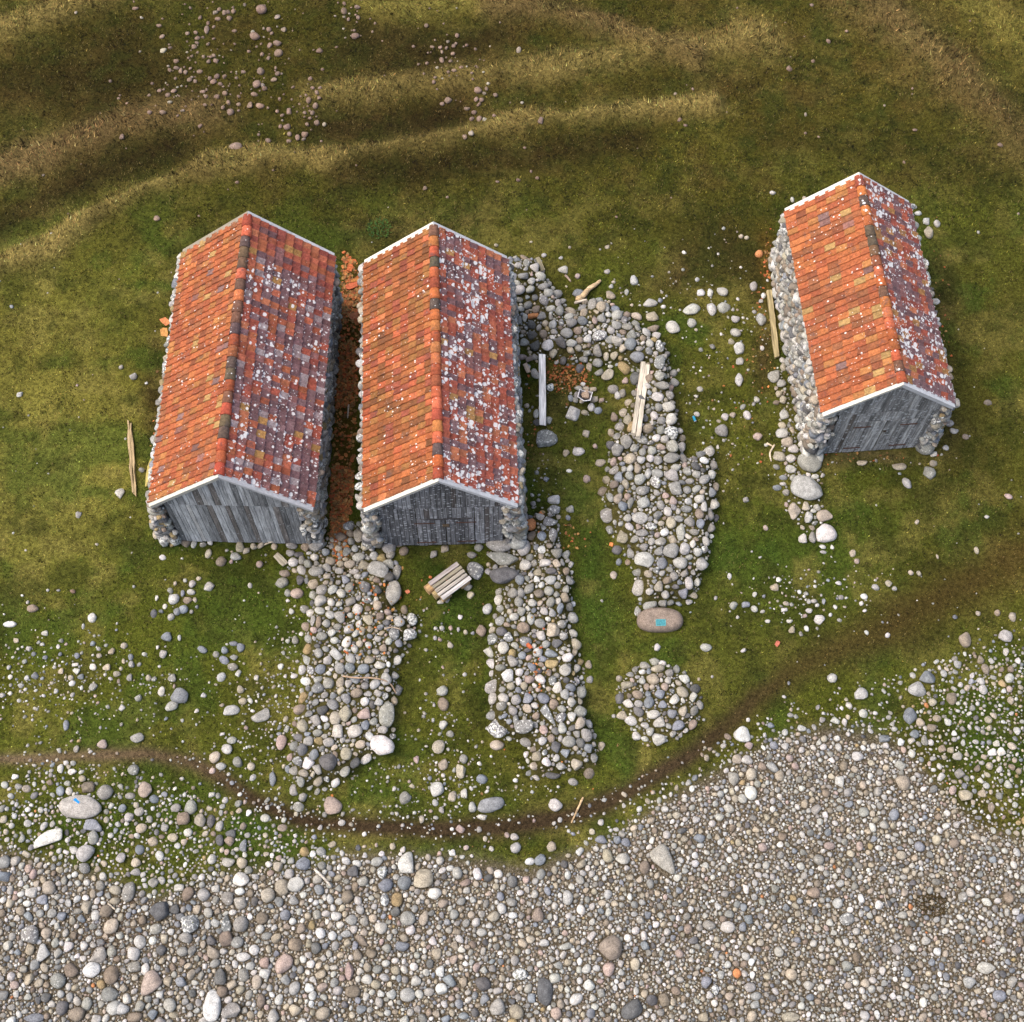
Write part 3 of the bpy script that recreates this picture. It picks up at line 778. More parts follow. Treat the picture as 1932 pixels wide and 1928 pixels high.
STONE_TABLE = """
@ 0 0 .33402
1477,50,60,55,h 1440,202,60,50,h 1567,240,50,40,h 1572,293,52,48,h 1523,255,30,35,h 1472,398,42,50,h 1450,470,50,60,h 1495,497,32,32,h 1437,530,42,30,h 1408,592,36,42,h 1468,597,50,35,h 1300,628,42,42,h 1335,825,80,62,h,-30 1167,165,30,60,h 1097,262,32,30,h 1115,212,35,28,h 1070,447,32,32,h 1048,405,25,40,h 1205,457,40,35,h 1128,403,36,25,h 1220,342,32,28,h 1270,525,32,32,h 1165,545,25,25,h 1245,472,30,25,h 1225,428,32,32,h 1178,345,25,25,h 995,343,34,28,h 998,382,36,22,h 1018,398,25,35,h 920,632,42,28,h 845,632,30,28,h 685,772,32,32,h 1295,100,32,35,h 1268,70,28,32,h 1290,65,25,28,h 1318,60,28,35,h 1515,325,25,30,h 1480,305,24,24,h 1620,712,42,40,h 1680,775,30,45,h 1722,757,40,40,h 1745,565,32,45,h 1782,598,32,35,h 1790,692,34,36,h 1765,497,28,22,h 1790,522,28,28,h 1635,755,28,32,h 1632,795,30,25,h 1752,443,25,28,h 1567,413,32,28,h 1290,578,28,35,h 1145,517,36,20,h 1765,635,26,28,h 1750,665,24,20,h 1735,700,26,26,h 1720,635,24,26,h 1190,320,26,20,h 1150,318,22,22,h 1268,430,24,32,h 1185,440,24,26,h 1208,312,28,22,h 1105,182,26,24,h 1112,240,26,20,h 1238,50,24,26,h 765,45,40,22,h 962,268,26,18,h 1348,588,28,24,h 1260,605,24,24,h 900,510,30,22,h 990,440,20,22,h 1335,437,22,20,h 1375,405,30,20,h 1230,105,34,22,h 1175,128,22,26,h 1130,98,22,26,h 430,72,18,18,t 800,98,20,18,t 960,575,32,22,t
@ 644 0 .33402
15,60,36,40,h 92,38,36,26,h 95,97,24,24,h 80,200,50,36,h,20 40,108,20,25,h 567,338,28,40,h 635,257,26,22,h 593,270,22,22,h 708,253,20,20,h 773,505,46,40,h 870,535,30,28,h 820,500,20,28,h 762,557,28,35,h 793,562,30,28,h 776,588,28,28,h 750,633,34,28,h 738,670,30,30,h 780,668,34,40,h 710,612,36,25,h 570,585,28,24,h 480,142,26,26,h 737,410,20,18,h 1035,833,20,15,h 1072,967,15,20,h 1000,1015,24,22,h 882,1025,22,16,h 484,355,24,22,h 605,405,22,20,h 530,435,24,18,h 437,360,20,20,h 1145,1440,30,28,l 1240,1455,26,20,l 875,1385,26,22,t 1072,1365,20,16,t
955,1475,34,32,g 1000,1497,38,36,l 1048,1488,38,40,l 1092,1508,52,62,l 1130,1563,68,52,l 1335,1557,32,38,p 1255,1520,55,45,l
@ 955.9 452.7 .18263
130,520,125,105,l 40,210,75,70,b 120,258,80,70,l 205,240,75,95,g 285,275,100,120,l 345,375,120,110,l 170,365,110,90,g,-30 258,425,85,90,l 245,512,95,95,l 435,545,105,95,l 380,480,120,85,g 295,595,70,70,b 130,615,85,60,g 385,625,140,90,s,-60 145,710,85,70,l 310,715,100,80,n,30 275,777,120,70,o 190,805,60,90,l 260,875,110,90,d,-40 400,860,70,80,t 478,870,85,90,l 135,825,60,100,g 270,980,110,100,d 380,970,90,100,n 335,905,60,70,g 490,945,80,60,l 295,1085,105,130,d 425,1090,130,130,w 560,1060,140,90,d,-65 500,1090,70,80,g 545,730,90,120,g 670,850,120,110,g 715,815,110,90,l 620,955,130,120,g 800,750,85,100,t 735,930,90,90,n 740,545,125,90,b 885,685,100,165,g 975,690,100,125,t 1035,695,60,120,g 1140,775,115,115,l 1215,830,75,110,s 1140,880,110,100,g 980,805,100,90,g 910,830,60,90,p 885,915,110,95,l,30 960,980,160,120,s,30 670,1060,115,90,l,15 755,1030,80,80,n 835,1015,90,90,w 1060,1025,90,90,g 1145,1045,125,100,l 1280,1070,125,140,b 1195,1125,90,80,t,30 1375,1120,90,60,g 1345,1220,150,130,b 1480,1065,85,100,l 1410,1015,70,80,n 1545,985,105,85,l 1580,1105,105,150,s 1580,1260,115,150,s 1590,1400,130,120,g 1605,1500,160,90,g 1725,1370,85,80,g 1740,1460,95,90,g 1675,1605,110,110,g 1560,1620,130,100,w 1675,1720,135,110,l 1575,1725,85,95,g 1530,1815,75,85,l 1700,1850,115,130,l 1720,895,150,140,l 1515,910,135,80,n 1510,785,140,110,t 1345,785,120,90,t,-40 1480,640,160,100,l,10 1880,700,130,85,l,20 1915,850,100,110,l 1320,410,85,110,l 1080,565,105,105,t 580,300,105,85,l 1240,535,50,80,l 940,1140,100,140,g 830,1175,80,80,g 740,1115,75,90,g 660,1145,90,80,t 480,1190,90,105,t 585,1245,75,90,d 940,1265,110,100,g 790,1235,95,70,g 760,1320,95,110,d 855,1305,65,100,t 955,1365,105,90,g 1045,1390,150,110,t,40 1110,1210,85,100,t 1025,1210,60,110,t 1215,1320,140,140,y 1330,1420,110,150,d 1100,1530,115,110,g 1200,1580,75,95,g 1225,1450,70,70,p 1265,1675,95,90,t 1210,1780,100,95,t 1250,1860,95,120,t 1115,1820,85,100,n 160,1205,105,70,p 215,1310,70,80,l 290,1380,120,80,l,-60 445,1515,85,95,s 690,1780,150,160,w,-30,big white hollow-sided boulder beside the fire pit 875,1725,80,80,w 945,1755,90,80,b 1150,1600,70,90,l 790,1485,55,55,w 85,1725,125,110,l 305,1790,60,110,w 315,1880,90,80,d 430,1860,85,95,g 1080,475,50,50,l 1620,685,55,45,w 1590,620,55,60,b 1620,1330,60,60,l
720,1600,60,80,g 650,1640,50,70,g 660,1630,60,80,b 710,1650,60,60,g 780,1660,60,50,t 905,1640,80,90,t 980,1650,60,60,p 740,1530,90,60,g 820,1535,80,60,t 890,1540,80,60,t 755,1715,70,60,n 810,1780,80,60,t
@ 976.1 643.9 .18263
305,1000,225,200,s,0,big dark boulder with white lichen at the foot of the upright pale board 710,950,75,80,t 632,1135,130,95,l 503,1155,75,75,t 865,1255,125,80,t 805,1080,55,55,p 720,1420,80,90,p 885,1540,110,115,n 375,1630,130,95,w 375,1735,135,105,s 540,1730,85,75,g 165,1675,60,55,g 525,1820,55,60,b 935,1785,160,170,g 1030,985,95,90,g 965,1075,95,105,d 1035,1115,130,145,g 1130,1035,130,150,g 1290,1010,150,100,g,-20 1215,1095,100,90,g 1250,1140,75,80,l 1395,1125,95,100,l 1490,1085,100,70,p 1605,1085,130,125,g 1595,1200,175,120,g 1165,1205,130,110,t,40 1280,1220,90,90,l 1375,1210,80,85,w 1455,1225,95,105,g 995,1240,75,100,p 1005,1330,130,90,g,25 1040,1400,90,110,b 1160,1385,95,90,g 1250,1310,85,110,t 1270,1425,125,120,l 1350,1365,70,110,l 1430,1455,105,140,s,20 1605,1375,160,130,l,-40 1640,1300,110,90,l 1630,1510,140,150,g 1295,1535,140,110,g 1120,1470,120,70,t,-60 1070,1530,70,120,g 1040,1615,135,85,t,75 960,1615,80,120,g 1140,1600,75,85,p 1305,1660,135,120,l 1480,1690,85,105,g 1555,1755,90,110,l 1615,1640,90,90,p 1090,1705,100,110,b 1170,1670,70,130,g 1270,1825,170,130,l,20 1135,1825,90,90,g 1455,1795,100,100,g 1590,1870,105,130,t 1670,1830,110,75,g 1785,1850,110,110,g 1385,1910,120,80,s 1880,1620,110,110,l 1755,1340,95,100,g 1860,1370,90,80,g 1780,1440,95,65,g 1415,765,80,90,l 1490,810,90,90,g 1590,940,150,140,s 1480,915,80,110,g 1060,880,110,100,g 970,940,70,90,t
@ 955.9 955.7 .18263
250,185,130,135,o,0,round orange stone below the lower right corner of the middle hut 450,150,150,100,s 480,290,95,150,s 365,300,105,105,b 175,420,165,180,l 505,480,140,130,g 400,575,115,90,w 315,680,95,100,t 135,755,100,120,b 240,520,85,85,g 285,580,75,80,g 65,885,115,110,g 150,890,85,110,g 605,935,105,110,n 605,850,80,80,g 265,990,95,85,l 455,985,95,105,g 555,1050,75,115,b 635,1035,100,90,d 475,1090,80,90,l 70,1135,95,80,l 155,1080,90,100,g 250,1165,80,120,l 480,1270,135,165,t 570,1210,100,90,g 590,1335,90,90,g 520,1415,120,90,d 410,1420,90,90,l 85,1430,85,75,l 160,1535,85,85,b 325,1500,105,100,l 465,1515,140,80,b 695,1505,80,85,t 845,1630,75,90,t 605,1690,125,130,l 720,1670,95,100,l 475,1795,85,105,s 240,1785,110,85,p 665,1865,110,90,b 755,1890,120,80,g 860,1785,75,75,g 180,1850,75,90,t 45,1855,90,85,t 1200,310,130,155,t 1065,240,90,100,g 1145,445,120,100,d 1285,480,90,110,g 1425,540,210,165,l 1700,450,180,160,g,50 1800,265,95,190,l 1840,425,115,145,l 1590,355,125,95,g 1795,570,150,130,l,-40 1565,460,95,90,g 1420,415,95,85,g 1400,270,140,80,g 1370,835,150,175,l 1355,680,120,90,g 1465,695,90,80,t 1105,705,75,90,t 1160,570,65,75,b 1570,820,95,110,t 1480,875,85,80,l 1635,920,85,85,l 1820,900,110,130,b 1745,625,85,80,n 1835,690,95,85,g 1730,720,90,95,g 1610,1000,95,80,g 1475,1020,160,90,g,25 1355,1080,75,110,g 1585,1165,490,255,n,5,huge flat oval pinkish grey boulder carrying a small teal plaque 1560,1450,70,80,l 1435,1640,125,80,g 1560,1675,145,100,t 1680,1715,90,95,g 1755,1685,75,110,g 1325,1680,65,75,g 1400,1705,75,60,w 1225,1840,105,90,l 1165,1775,70,70,t 1275,1735,90,60,g 1665,1795,70,80,l 1635,1860,80,90,p 1400,1800,70,70,l 1505,1860,60,60,t
@ 633.9 885.3 .18263
300,600,165,90,t 350,655,190,120,y 230,690,110,140,t 425,750,150,110,g 545,790,150,170,g 565,880,100,100,g 305,780,100,130,t 235,905,135,110,l 395,895,100,90,l 470,915,100,90,y 540,975,120,100,l 430,1035,220,180,l,-20 540,1110,130,100,d 630,1060,90,170,g 570,1285,200,300,l,-10,big pale upright oval boulder on the bank edge left of the slatted bench 430,1405,95,110,t 480,1190,90,80,g 430,1240,90,100,d 185,1055,110,70,l 225,1105,85,75,l 130,580,120,100,s 150,660,90,80,n 30,815,80,70,t 155,740,80,80,g 35,1055,95,90,l 50,1280,100,110,l 700,840,100,95,n 650,770,90,60,n 1010,870,70,100,g 1125,815,80,90,t 1405,880,105,80,g 1475,805,95,90,g 1440,1045,175,190,s,0,dark squarish boulder with white patch right of the slatted bench 1720,925,350,145,g,-3,long lichened grey boulder lying like a step below the middle hut corner 1740,1095,310,185,d,-5,big dark flat boulder right of the slatted bench, below the long lichened boulder 1690,770,280,170,g 1720,670,120,130,b 1795,565,100,100,l 1360,1210,100,90,g 1390,1300,85,75,t 785,1550,120,140,s 750,1705,165,140,s 1500,1665,110,130,n 1565,1435,100,120,l 705,1450,80,95,n 535,1480,85,80,p 455,1515,80,90,n 600,1690,110,130,s 205,1690,85,100,l 435,1750,80,70,l 645,1800,85,90,b 545,1775,75,80,l 460,1630,75,60,b 350,1650,70,70,t 480,1845,90,80,n 335,1815,75,75,l 240,1800,80,80,t 1185,1640,45,60,p 1185,1810,65,70,t 1620,1750,115,120,s 1710,1670,120,100,d 1700,1565,120,100,g 1840,1520,100,80,l 1700,1440,95,90,g 1680,1265,70,90,g 1820,1265,120,100,b 1030,1640,45,50,w 1095,1640,55,55,l 1340,1680,50,55,t 1410,1690,45,40,b 1285,1525,50,55,w 1080,1365,75,55,l 1150,1350,55,60,g 1265,1655,35,55,l 1025,1740,45,50,l 1075,1760,45,40,p 930,1865,50,40,l
@ 281.7 865.2 .18263
40,680,90,110,g 62,785,60,95,t 365,870,110,75,n,-20 940,900,90,140,t 1150,890,75,80,t 895,1005,120,85,l 740,1060,110,100,n 610,980,70,100,t 1000,945,70,80,t 1080,900,75,70,t 1290,905,65,75,t 1470,895,120,80,g 1455,975,90,75,g 1615,905,110,110,n 1545,990,105,65,d 1580,1045,80,100,g 1705,1020,85,80,w 1640,1085,100,95,g 1775,890,110,90,g 1820,965,85,85,b 1720,1160,160,110,g 1830,1130,95,90,l 1835,1215,80,80,t 1555,1250,105,90,d,60 1365,1275,140,115,g 1400,1185,120,80,n 1525,1390,135,110,p,0,pinkish rounded boulder on grass at the left edge of the bank 1430,1385,70,85,g 1695,1290,120,110,t,60 1785,1355,125,120,g 1770,1470,130,130,l 1695,1405,90,100,g 1605,1555,100,90,g 1760,1570,115,80,w 1870,1610,105,90,l 1880,1480,80,90,w 1690,1680,60,120,g 1750,1690,65,140,n 1825,1700,85,90,l 1645,1860,90,90,g 1510,1870,75,90,g 1885,1800,90,80,l
205,790,215,110,s,0,large lichened boulder at the front left foot of the left hut 460,880,60,95,l 555,885,75,60,g 630,860,60,70,l 250,1445,115,110,w 620,1315,110,100,l 395,1465,105,75,n 430,1375,95,65,l 445,1290,75,95,l 215,1360,65,70,g 350,1550,100,95,b 285,1580,75,85,b 225,1635,75,80,l 160,1525,50,65,w 345,1390,45,75,b 178,1835,115,95,b 510,1240,60,45,t 75,1440,45,60,w 310,1850,40,70,l 45,1600,70,90,d 1040,1310,50,55,w 1135,1085,80,80,p 370,1255,45,45,l 265,1290,45,50,t 470,1455,50,60,t 490,1530,40,45,b 120,1575,55,45,b 435,1580,40,45,g 135,1020,70,55,w 800,945,40,40,l 840,1060,50,50,p 850,960,35,30,t
@ 0 643.9 .33402
517,1560,52,60,w 55,1597,80,35,w 185,1505,70,45,n 700,1718,40,40,t 598,1840,50,38,t 660,1878,45,35,t 340,1862,38,34,t 742,1822,36,40,g 737,1782,32,38,b 698,1805,22,36,t 630,1750,38,38,t 728,1897,35,42,g 972,1900,50,46,g 453,1893,38,32,b 922,1765,45,50,l 1143,1740,60,38,b,-20 1315,1838,65,45,g 1358,1730,45,55,b 1270,1742,40,45,b 1320,1785,50,35,g 1265,1800,65,42,b,-25 1220,1768,40,35,g 1250,1895,50,55,l 1318,1705,50,30,b 677,855,55,70,l 752,195,45,45,g 683,145,30,30,g 870,555,50,55,l 800,725,35,30,g 250,1647,40,30,l 435,1775,35,35,b 423,1825,42,25,w 525,1705,32,30,b 470,1610,18,34,l 160,1735,30,28,l 345,1690,30,24,g 190,1765,28,30,b 255,1785,30,24,b 560,1775,34,28,t 150,1900,28,30,w 400,1900,32,34,t 50,1840,26,30,l 920,1215,40,25,w 838,1900,34,40,t 870,1905,30,34,g 410,1412,34,28,h 270,1405,22,18,l 330,1405,22,16,g 870,1540,42,40,d 125,1435,20,14,w 755,1385,18,18,l 1410,1380,26,30,w 1315,1240,50,45,g
@ 0 1284.2 .33402
455,710,240,130,l,-3,huge pale granite boulder with bright blue paint mark at lower left 270,890,185,80,w,30,long pale pinkish boulder below the blue-marked boulder 478,975,105,95,l 527,815,105,70,b 525,885,60,80,g 590,628,95,85,g 495,600,80,65,n 372,665,85,65,n 820,615,80,90,p 753,500,65,65,g 1012,80,100,90,b 967,140,75,60,l 910,60,42,60,l 775,320,75,62,g 577,357,60,50,p 372,250,35,60,b 525,35,52,42,g 780,95,40,45,g 1305,165,95,60,l,20 1470,195,110,75,l,15 1360,45,42,48,t 1370,115,50,40,t 1212,432,62,70,t 1280,385,68,58,l 1248,482,62,46,l 1340,458,58,65,g 1418,483,45,48,t 1308,335,60,42,g 1590,350,62,85,p 1540,555,42,85,b 1625,500,35,50,b 1853,458,105,95,d 1855,345,65,55,l 1708,252,65,78,t 1895,210,65,80,t 1880,705,105,100,p,0,big dusky pink angular boulder on grass above the trodden path 1685,712,65,55,g 1712,650,50,65,g 1660,615,55,70,g
340,497,38,52,w 405,515,60,35,w 463,552,45,40,t 150,610,55,40,t 25,588,42,40,l 60,650,40,35,l
1075,712,75,85,g 1035,775,75,75,n 1128,785,70,75,t 1190,792,50,80,d 1240,820,45,60,l 1060,855,55,50,l 975,885,65,50,t 1295,905,60,55,n 1240,900,48,65,d 1370,930,45,70,b 1300,862,60,45,d 930,830,45,45,g 690,720,45,45,b 1375,820,40,45,n
1360,1120,95,80,w 1365,1030,60,65,t 1290,1025,75,55,l 1670,1150,95,80,l 1590,1165,85,90,t 1512,1210,80,85,t 1800,1180,60,60,b 1355,1258,75,70,l 1283,1230,70,80,g 1150,1208,75,75,g 1710,1030,85,75,b 1610,1322,62,60,b 1480,1340,70,70,n 1355,1190,60,45,w
275,1165,82,75,t 725,1190,75,115,g 898,1300,110,110,d 1025,1310,95,105,p,45 1070,1375,105,105,s 985,1290,60,55,d 1010,1168,60,45,w 650,1182,70,50,t 600,1300,75,70,n 485,1278,55,75,t 625,1385,85,85,t 680,1000,60,60,l 765,1080,60,40,g 475,1058,65,60,g 580,1105,45,50,l 865,1140,60,55,g 880,1400,70,60,g 1280,1375,60,100,s 1360,1375,85,90,g 1275,1455,85,90,n,40 1175,1310,55,55,l 1340,1475,75,65,g 1435,1520,60,60,w 1560,1455,58,55,t 1205,1535,75,75,t 1195,1465,55,55,d 1375,1560,85,50,w 1670,1490,85,70,n 1808,1425,60,60,w 1875,1440,55,55,w 1900,1330,62,50,w 1415,1610,55,45,l 1495,1655,65,55,w 1490,1590,60,60,p 1600,1600,120,85,p,50 1245,1670,70,90,d 1375,1660,65,75,g 1195,1835,105,175,w,5 1305,1862,110,90,g 1450,1700,55,85,t 1255,1755,65,65,n 1543,1895,70,80,l 1665,1860,75,65,t 1475,1810,50,80,n 1785,1510,60,65,d 1755,1600,50,45,w
165,1430,110,100,s 245,1535,75,100,l 325,1695,90,85,g 405,1635,85,80,n 515,1632,100,85,w 555,1545,95,90,g 625,1660,90,105,n 840,1705,140,110,p,35 620,1770,95,80,g 640,1845,80,85,l 690,1850,80,70,l 758,1615,80,60,g 755,1540,70,75,l 820,1630,50,70,w 1030,1530,70,55,g 1045,1450,80,60,g 1085,1525,50,55,g 910,1520,60,65,d 350,1850,70,80,d 430,1885,95,80,n 190,1905,120,50,b 260,1425,60,65,t 350,1330,55,50,b 760,1900,90,55,n 860,1885,60,60,b 260,1790,60,55,d 1020,1700,65,55,b 945,1700,50,55,t 990,1555,60,55,t 1080,1660,50,60,t 790,1835,60,60,g 715,1795,50,60,w 490,1825,60,75,g
@ 644 1284.2 .33402
230,360,130,130,w,20,big white-crusted triangular boulder at the lower right corner of the left bank 255,190,90,150,g 75,285,85,75,l 130,115,55,55,w 20,185,75,90,t 135,250,50,55,b 570,55,65,60,l 575,130,65,80,n 575,250,55,50,l 548,372,75,80,t 575,470,55,70,t 677,510,58,90,t 690,440,50,55,g 540,612,80,90,l 362,660,70,75,g 795,555,65,55,b 845,700,160,80,b,10,long flat blue-grey slab on grass above the trodden path 1210,700,80,75,w 742,712,45,60,l 690,635,42,55,l 628,652,50,60,t 795,770,55,30,l 880,362,85,60,t 880,275,120,100,s 1030,260,110,80,s 1165,195,130,50,s,-60 985,220,35,60,g 915,95,65,60,l 905,140,60,55,g 860,95,60,80,l 855,195,75,55,g 850,30,80,90,g 1055,95,60,65,b 1350,60,70,75,g 1345,170,85,70,g 1350,240,60,75,t 1250,265,50,65,l 1210,185,50,50,p 1048,345,85,60,g 1138,340,50,50,l 1185,325,45,50,n 1350,350,55,55,d 1395,380,50,50,b 1470,370,45,50,t 1330,465,65,80,t 1400,515,65,75,n 1105,425,60,55,t 1095,480,65,50,t 1195,535,90,40,d 1425,435,50,55,g 1310,570,60,45,g 1295,35,60,50,b 320,48,55,65,g
1800,75,60,55,b 1615,20,70,50,t 1680,130,50,45,l 1585,195,65,50,t 1640,225,80,60,l 1745,285,45,60,l 1670,310,55,50,l 1870,185,55,55,b 1715,250,50,40,l 1875,300,40,40,l
370,1025,95,125,w,-10 465,1115,110,120,t,0,big tan rounded boulder on the cobbles just below the path at centre left 230,1085,60,75,s 250,1155,85,75,b 355,1140,80,80,b 315,1235,65,80,y 245,1235,50,80,s 60,1075,70,60,d 35,1220,70,75,n 120,1130,65,60,g 655,1085,60,70,l 770,1090,60,70,w 700,1140,65,45,p 985,940,60,60,l 980,880,50,40,l 1120,1010,70,65,b 1065,1020,60,40,w 1820,1020,180,110,g,-62,long flat plain grey slab among the cobbles below the path 1505,990,60,75,t 1590,1005,85,65,l 1715,1055,60,75,n 1560,900,45,45,b 1465,895,70,45,b 1900,1115,50,40,w 1355,1035,60,50,t 1205,1070,40,50,t 1280,1225,60,80,l 960,1250,65,50,g 970,1325,55,40,w 905,1285,55,60,l 375,1340,90,80,g 390,1405,55,60,w 465,1340,55,85,t 305,1300,55,60,d 345,1500,80,55,b 55,1350,70,60,g 1520,1505,135,135,n,0,big lone brown boulder among small cobbles at lower centre right 1510,1630,70,80,p 1265,1500,85,45,l 1660,1600,55,70,t 1010,1655,90,65,s 800,1710,95,75,d,-30 1150,1757,90,150,d,0,big dark blue-grey upright oval boulder near the bottom centre 1400,1718,70,65,w 1205,1680,60,60,l 1110,1320,70,80,n 1640,1860,130,90,d,25,big dark angular boulder at the bottom edge, centre right 1755,1805,70,60,d 1825,1800,65,75,n 1215,1880,65,70,p 1410,1880,55,55,b 65,1755,90,65,n 45,1640,50,100,p 115,1470,90,40,n,-40 95,1545,55,65,n 555,1640,50,60,w 665,1825,50,55,b 765,1620,45,55,p 195,1715,60,50,t 440,1770,50,50,l 250,1595,50,40,l 410,1615,50,45,w 1715,1495,55,50,b 1910,1540,50,50,p 1620,1455,45,45,w 1710,1440,40,55,w 1690,1350,50,45,g
@ 1288 1284.2 .33402
335,300,95,90,w,0,big lone white rounded boulder on grass right of the path 1010,72,78,72,l 1322,45,102,85,l 1395,15,90,75,l,-30 1287,195,80,95,b 1520,100,60,75,n 1415,120,50,50,t 1345,232,50,50,t 1440,212,50,42,t 1410,265,55,50,n 1310,300,55,50,b 1235,345,40,45,w 1365,335,45,60,g 1140,325,60,45,b 880,375,40,50,l 675,265,55,38,l 500,250,40,32,b 940,138,38,45,l 915,235,32,48,l 310,440,62,55,t 362,445,70,52,l 505,488,70,62,g 548,535,55,60,t 288,555,65,80,g 375,365,50,45,p 515,365,45,45,b 888,568,55,62,w 812,635,48,48,n 1245,575,85,85,t 1605,645,85,65,t 1195,755,60,70,b 1555,425,60,45,l 95,890,70,50,b 830,932,65,45,p 770,1010,62,62,g 340,665,55,55,l 300,665,45,50,t 210,770,50,45,l 690,695,40,50,t 755,725,60,50,g,40 510,725,35,40,w 565,880,50,50,n 820,855,40,45,b 1340,935,60,60,b 1440,900,55,60,t 1395,980,45,40,g 1535,915,60,55,n 1655,880,60,40,t 1700,895,40,40,l 740,1195,80,62,n 875,1255,60,60,l 930,1345,85,70,s 1112,1265,50,50,w 745,1300,38,50,d 1010,1230,40,55,w 150,1380,75,60,g 255,1390,85,65,l 340,1390,45,50,b 345,1280,38,45,b 545,1530,55,60,l 830,1365,45,40,l 30,1400,50,60,n 60,1465,60,40,d 310,1655,50,55,o 615,1660,70,65,t 380,1730,70,55,l 135,1705,60,65,b 415,1780,65,45,g 185,1745,45,60,s 390,1590,42,42,w 395,1665,35,45,w 1715,1622,110,65,l 1620,1705,75,65,l 1790,1780,75,65,b 1865,1700,60,60,g 1270,1640,55,60,b 1560,1460,45,60,d 1360,1815,45,60,w 1130,1640,40,50,l 1440,1530,45,45,w 850,1585,45,40,t 115,1900,60,50,t 610,1900,105,55,t 1845,1225,60,70,n 1585,1220,55,60,g 1570,1150,40,45,n 1630,1195,55,50,l 1700,1880,40,50,p 1790,1900,55,50,d 1750,1010,40,40,b 1870,1040,40,45,w 1610,40,40,40,t 1700,50,50,60,l 1855,110,40,50,t 1850,45,40,40,p 1665,495,45,45,n 1735,480,45,45,t 1860,485,40,40,n 1790,500,40,40,l 1900,510,35,40,n 1690,635,45,45,t 1745,720,40,60,n 1910,1340,50,50,b
@ 1288 643.9 .33402
720,680,140,120,g,0,dark speckled boulder nearest the right hut, top of its boulder row 703,825,185,140,l,-8,huge lichened round boulder below the left front corner of the right hut 634,950,75,105,t 803,985,95,75,t 815,1080,120,105,w,0,pale smooth wedge boulder at the lower end of the row below the right hut 675,1112,52,55,l 732,1105,42,70,g 548,645,75,60,t 612,660,62,52,l 612,718,62,55,l 562,515,72,60,l 590,565,65,60,t 625,605,65,50,l 685,575,70,60,l 570,768,50,35,b 535,825,55,35,b 568,805,40,25,l 585,852,45,40,g 530,710,40,35,g 425,535,55,50,p 220,497,75,75,g 150,625,62,65,g 123,670,55,42,w 130,728,50,50,l 160,752,55,55,l 185,820,50,60,t 90,888,55,60,l 42,1015,65,60,g 65,1075,60,40,g 155,975,45,75,g 20,1165,45,80,l 110,1255,75,75,l 85,1190,50,55,l 10,1320,40,50,g 30,735,45,50,g 40,790,45,40,g 80,750,50,45,g 120,930,40,65,l 1225,705,82,45,t 1015,685,60,35,t 1395,740,72,78,g 1418,688,48,40,t 1268,798,75,45,l,-60 1418,635,40,35,w 1485,600,38,35,l 1600,537,40,35,n 1535,505,50,40,l 1725,345,50,30,n 1510,460,50,45,g 515,190,70,90,g 570,145,40,45,t 565,105,38,40,l 570,325,45,55,t 320,215,48,80,l 320,35,60,75,w 325,110,48,45,l 420,325,35,40,l 365,415,45,55,l 240,425,45,50,l 283,415,38,35,t 80,410,36,30,l 1385,565,120,70,w,0,large white flat boulder at the right front foot of the right hut 1425,520,100,60,t
960,1195,38,45,t 985,1240,35,35,p 775,1572,65,55,w 1025,1440,42,35,w 1165,1365,40,45,t 1090,1388,45,40,l 545,1345,35,30,w 518,1388,48,42,t 290,1490,50,48,l 358,1485,45,38,b 405,1510,38,40,l 617,1628,38,40,t 133,1728,68,50,l 343,1745,35,25,l 265,1327,25,42,l 1598,1685,70,85,n 1823,1662,82,75,l 1778,1532,35,40,n 1865,1555,42,55,t 1670,1537,30,30,t 1385,1895,95,80,b 1710,1850,52,60,n 1848,1900,52,55,l 1855,1850,40,40,n 845,1900,58,55,l 1475,1875,40,45,l 1685,1795,45,50,n 1435,1810,35,30,w 1828,1755,35,45,l 470,1052,30,35,p 1840,875,50,35,p 880,1365,38,28,w 790,1160,40,28,l 845,1160,24,28,w 795,1190,40,20,l 715,1520,42,32,l 690,1550,28,24,p 605,1580,36,24,l 480,1580,32,22,l 700,1622,28,34,w 760,1490,26,24,w 575,1515,36,26,w 408,1430,28,30,l 585,1480,36,26,t 660,1415,24,28,w 798,1470,22,36,b 1010,1480,26,28,w 1290,1305,32,32,t 1335,1310,30,32,t 1440,1215,16,30,t 1660,1180,28,44,t 1325,1020,28,30,t 1720,990,30,24,l 1330,1520,1,1,l
@ 1288 0 .33402
1378,1248,38,45,l 1390,1310,55,80,t 1438,1260,40,48,l 1332,1203,40,30,l 1310,1167,28,28,l 510,1087,38,28,l 432,1432,50,45,o 402,1612,45,60,l 225,1645,62,55,l 157,1650,35,55,w 105,1650,50,45,w 165,1745,55,75,l 235,1735,75,65,l 52,1745,105,65,l,15 50,1815,50,60,l 300,1875,60,50,l 300,1800,50,45,l 458,1668,30,40,w 1432,1700,50,40,w 1420,1820,35,35,l 445,1800,60,80,g 330,1333,28,26,t 362,1340,28,24,t 620,1125,24,40,l 690,1120,30,30,t
"""
# ------------------------------------------------------------------ surveyed stones
import re
STONES = []        # u, v, w, h, colour key, rotation, label
for sec in STONE_TABLE.split('@')[1:]:
    head, body = sec.strip().split('\n', 1)
    ou, ov, s = map(float, head.split())
    for m in re.finditer(r'(\d+),(\d+),(\d+),(\d+),([a-z])(?:,(-?\d+))?(?:,([a-z][^0-9@]*?))?(?=\s+\d+,|\s*$)', body):
        a, b, w, h = (float(m.group(i)) * s for i in (1, 2, 3, 4))
        if w < 2: continue
        STONES.append([ou + a, ov + b, w, h, m.group(5), float(m.group(6) or 0), m.group(7)])
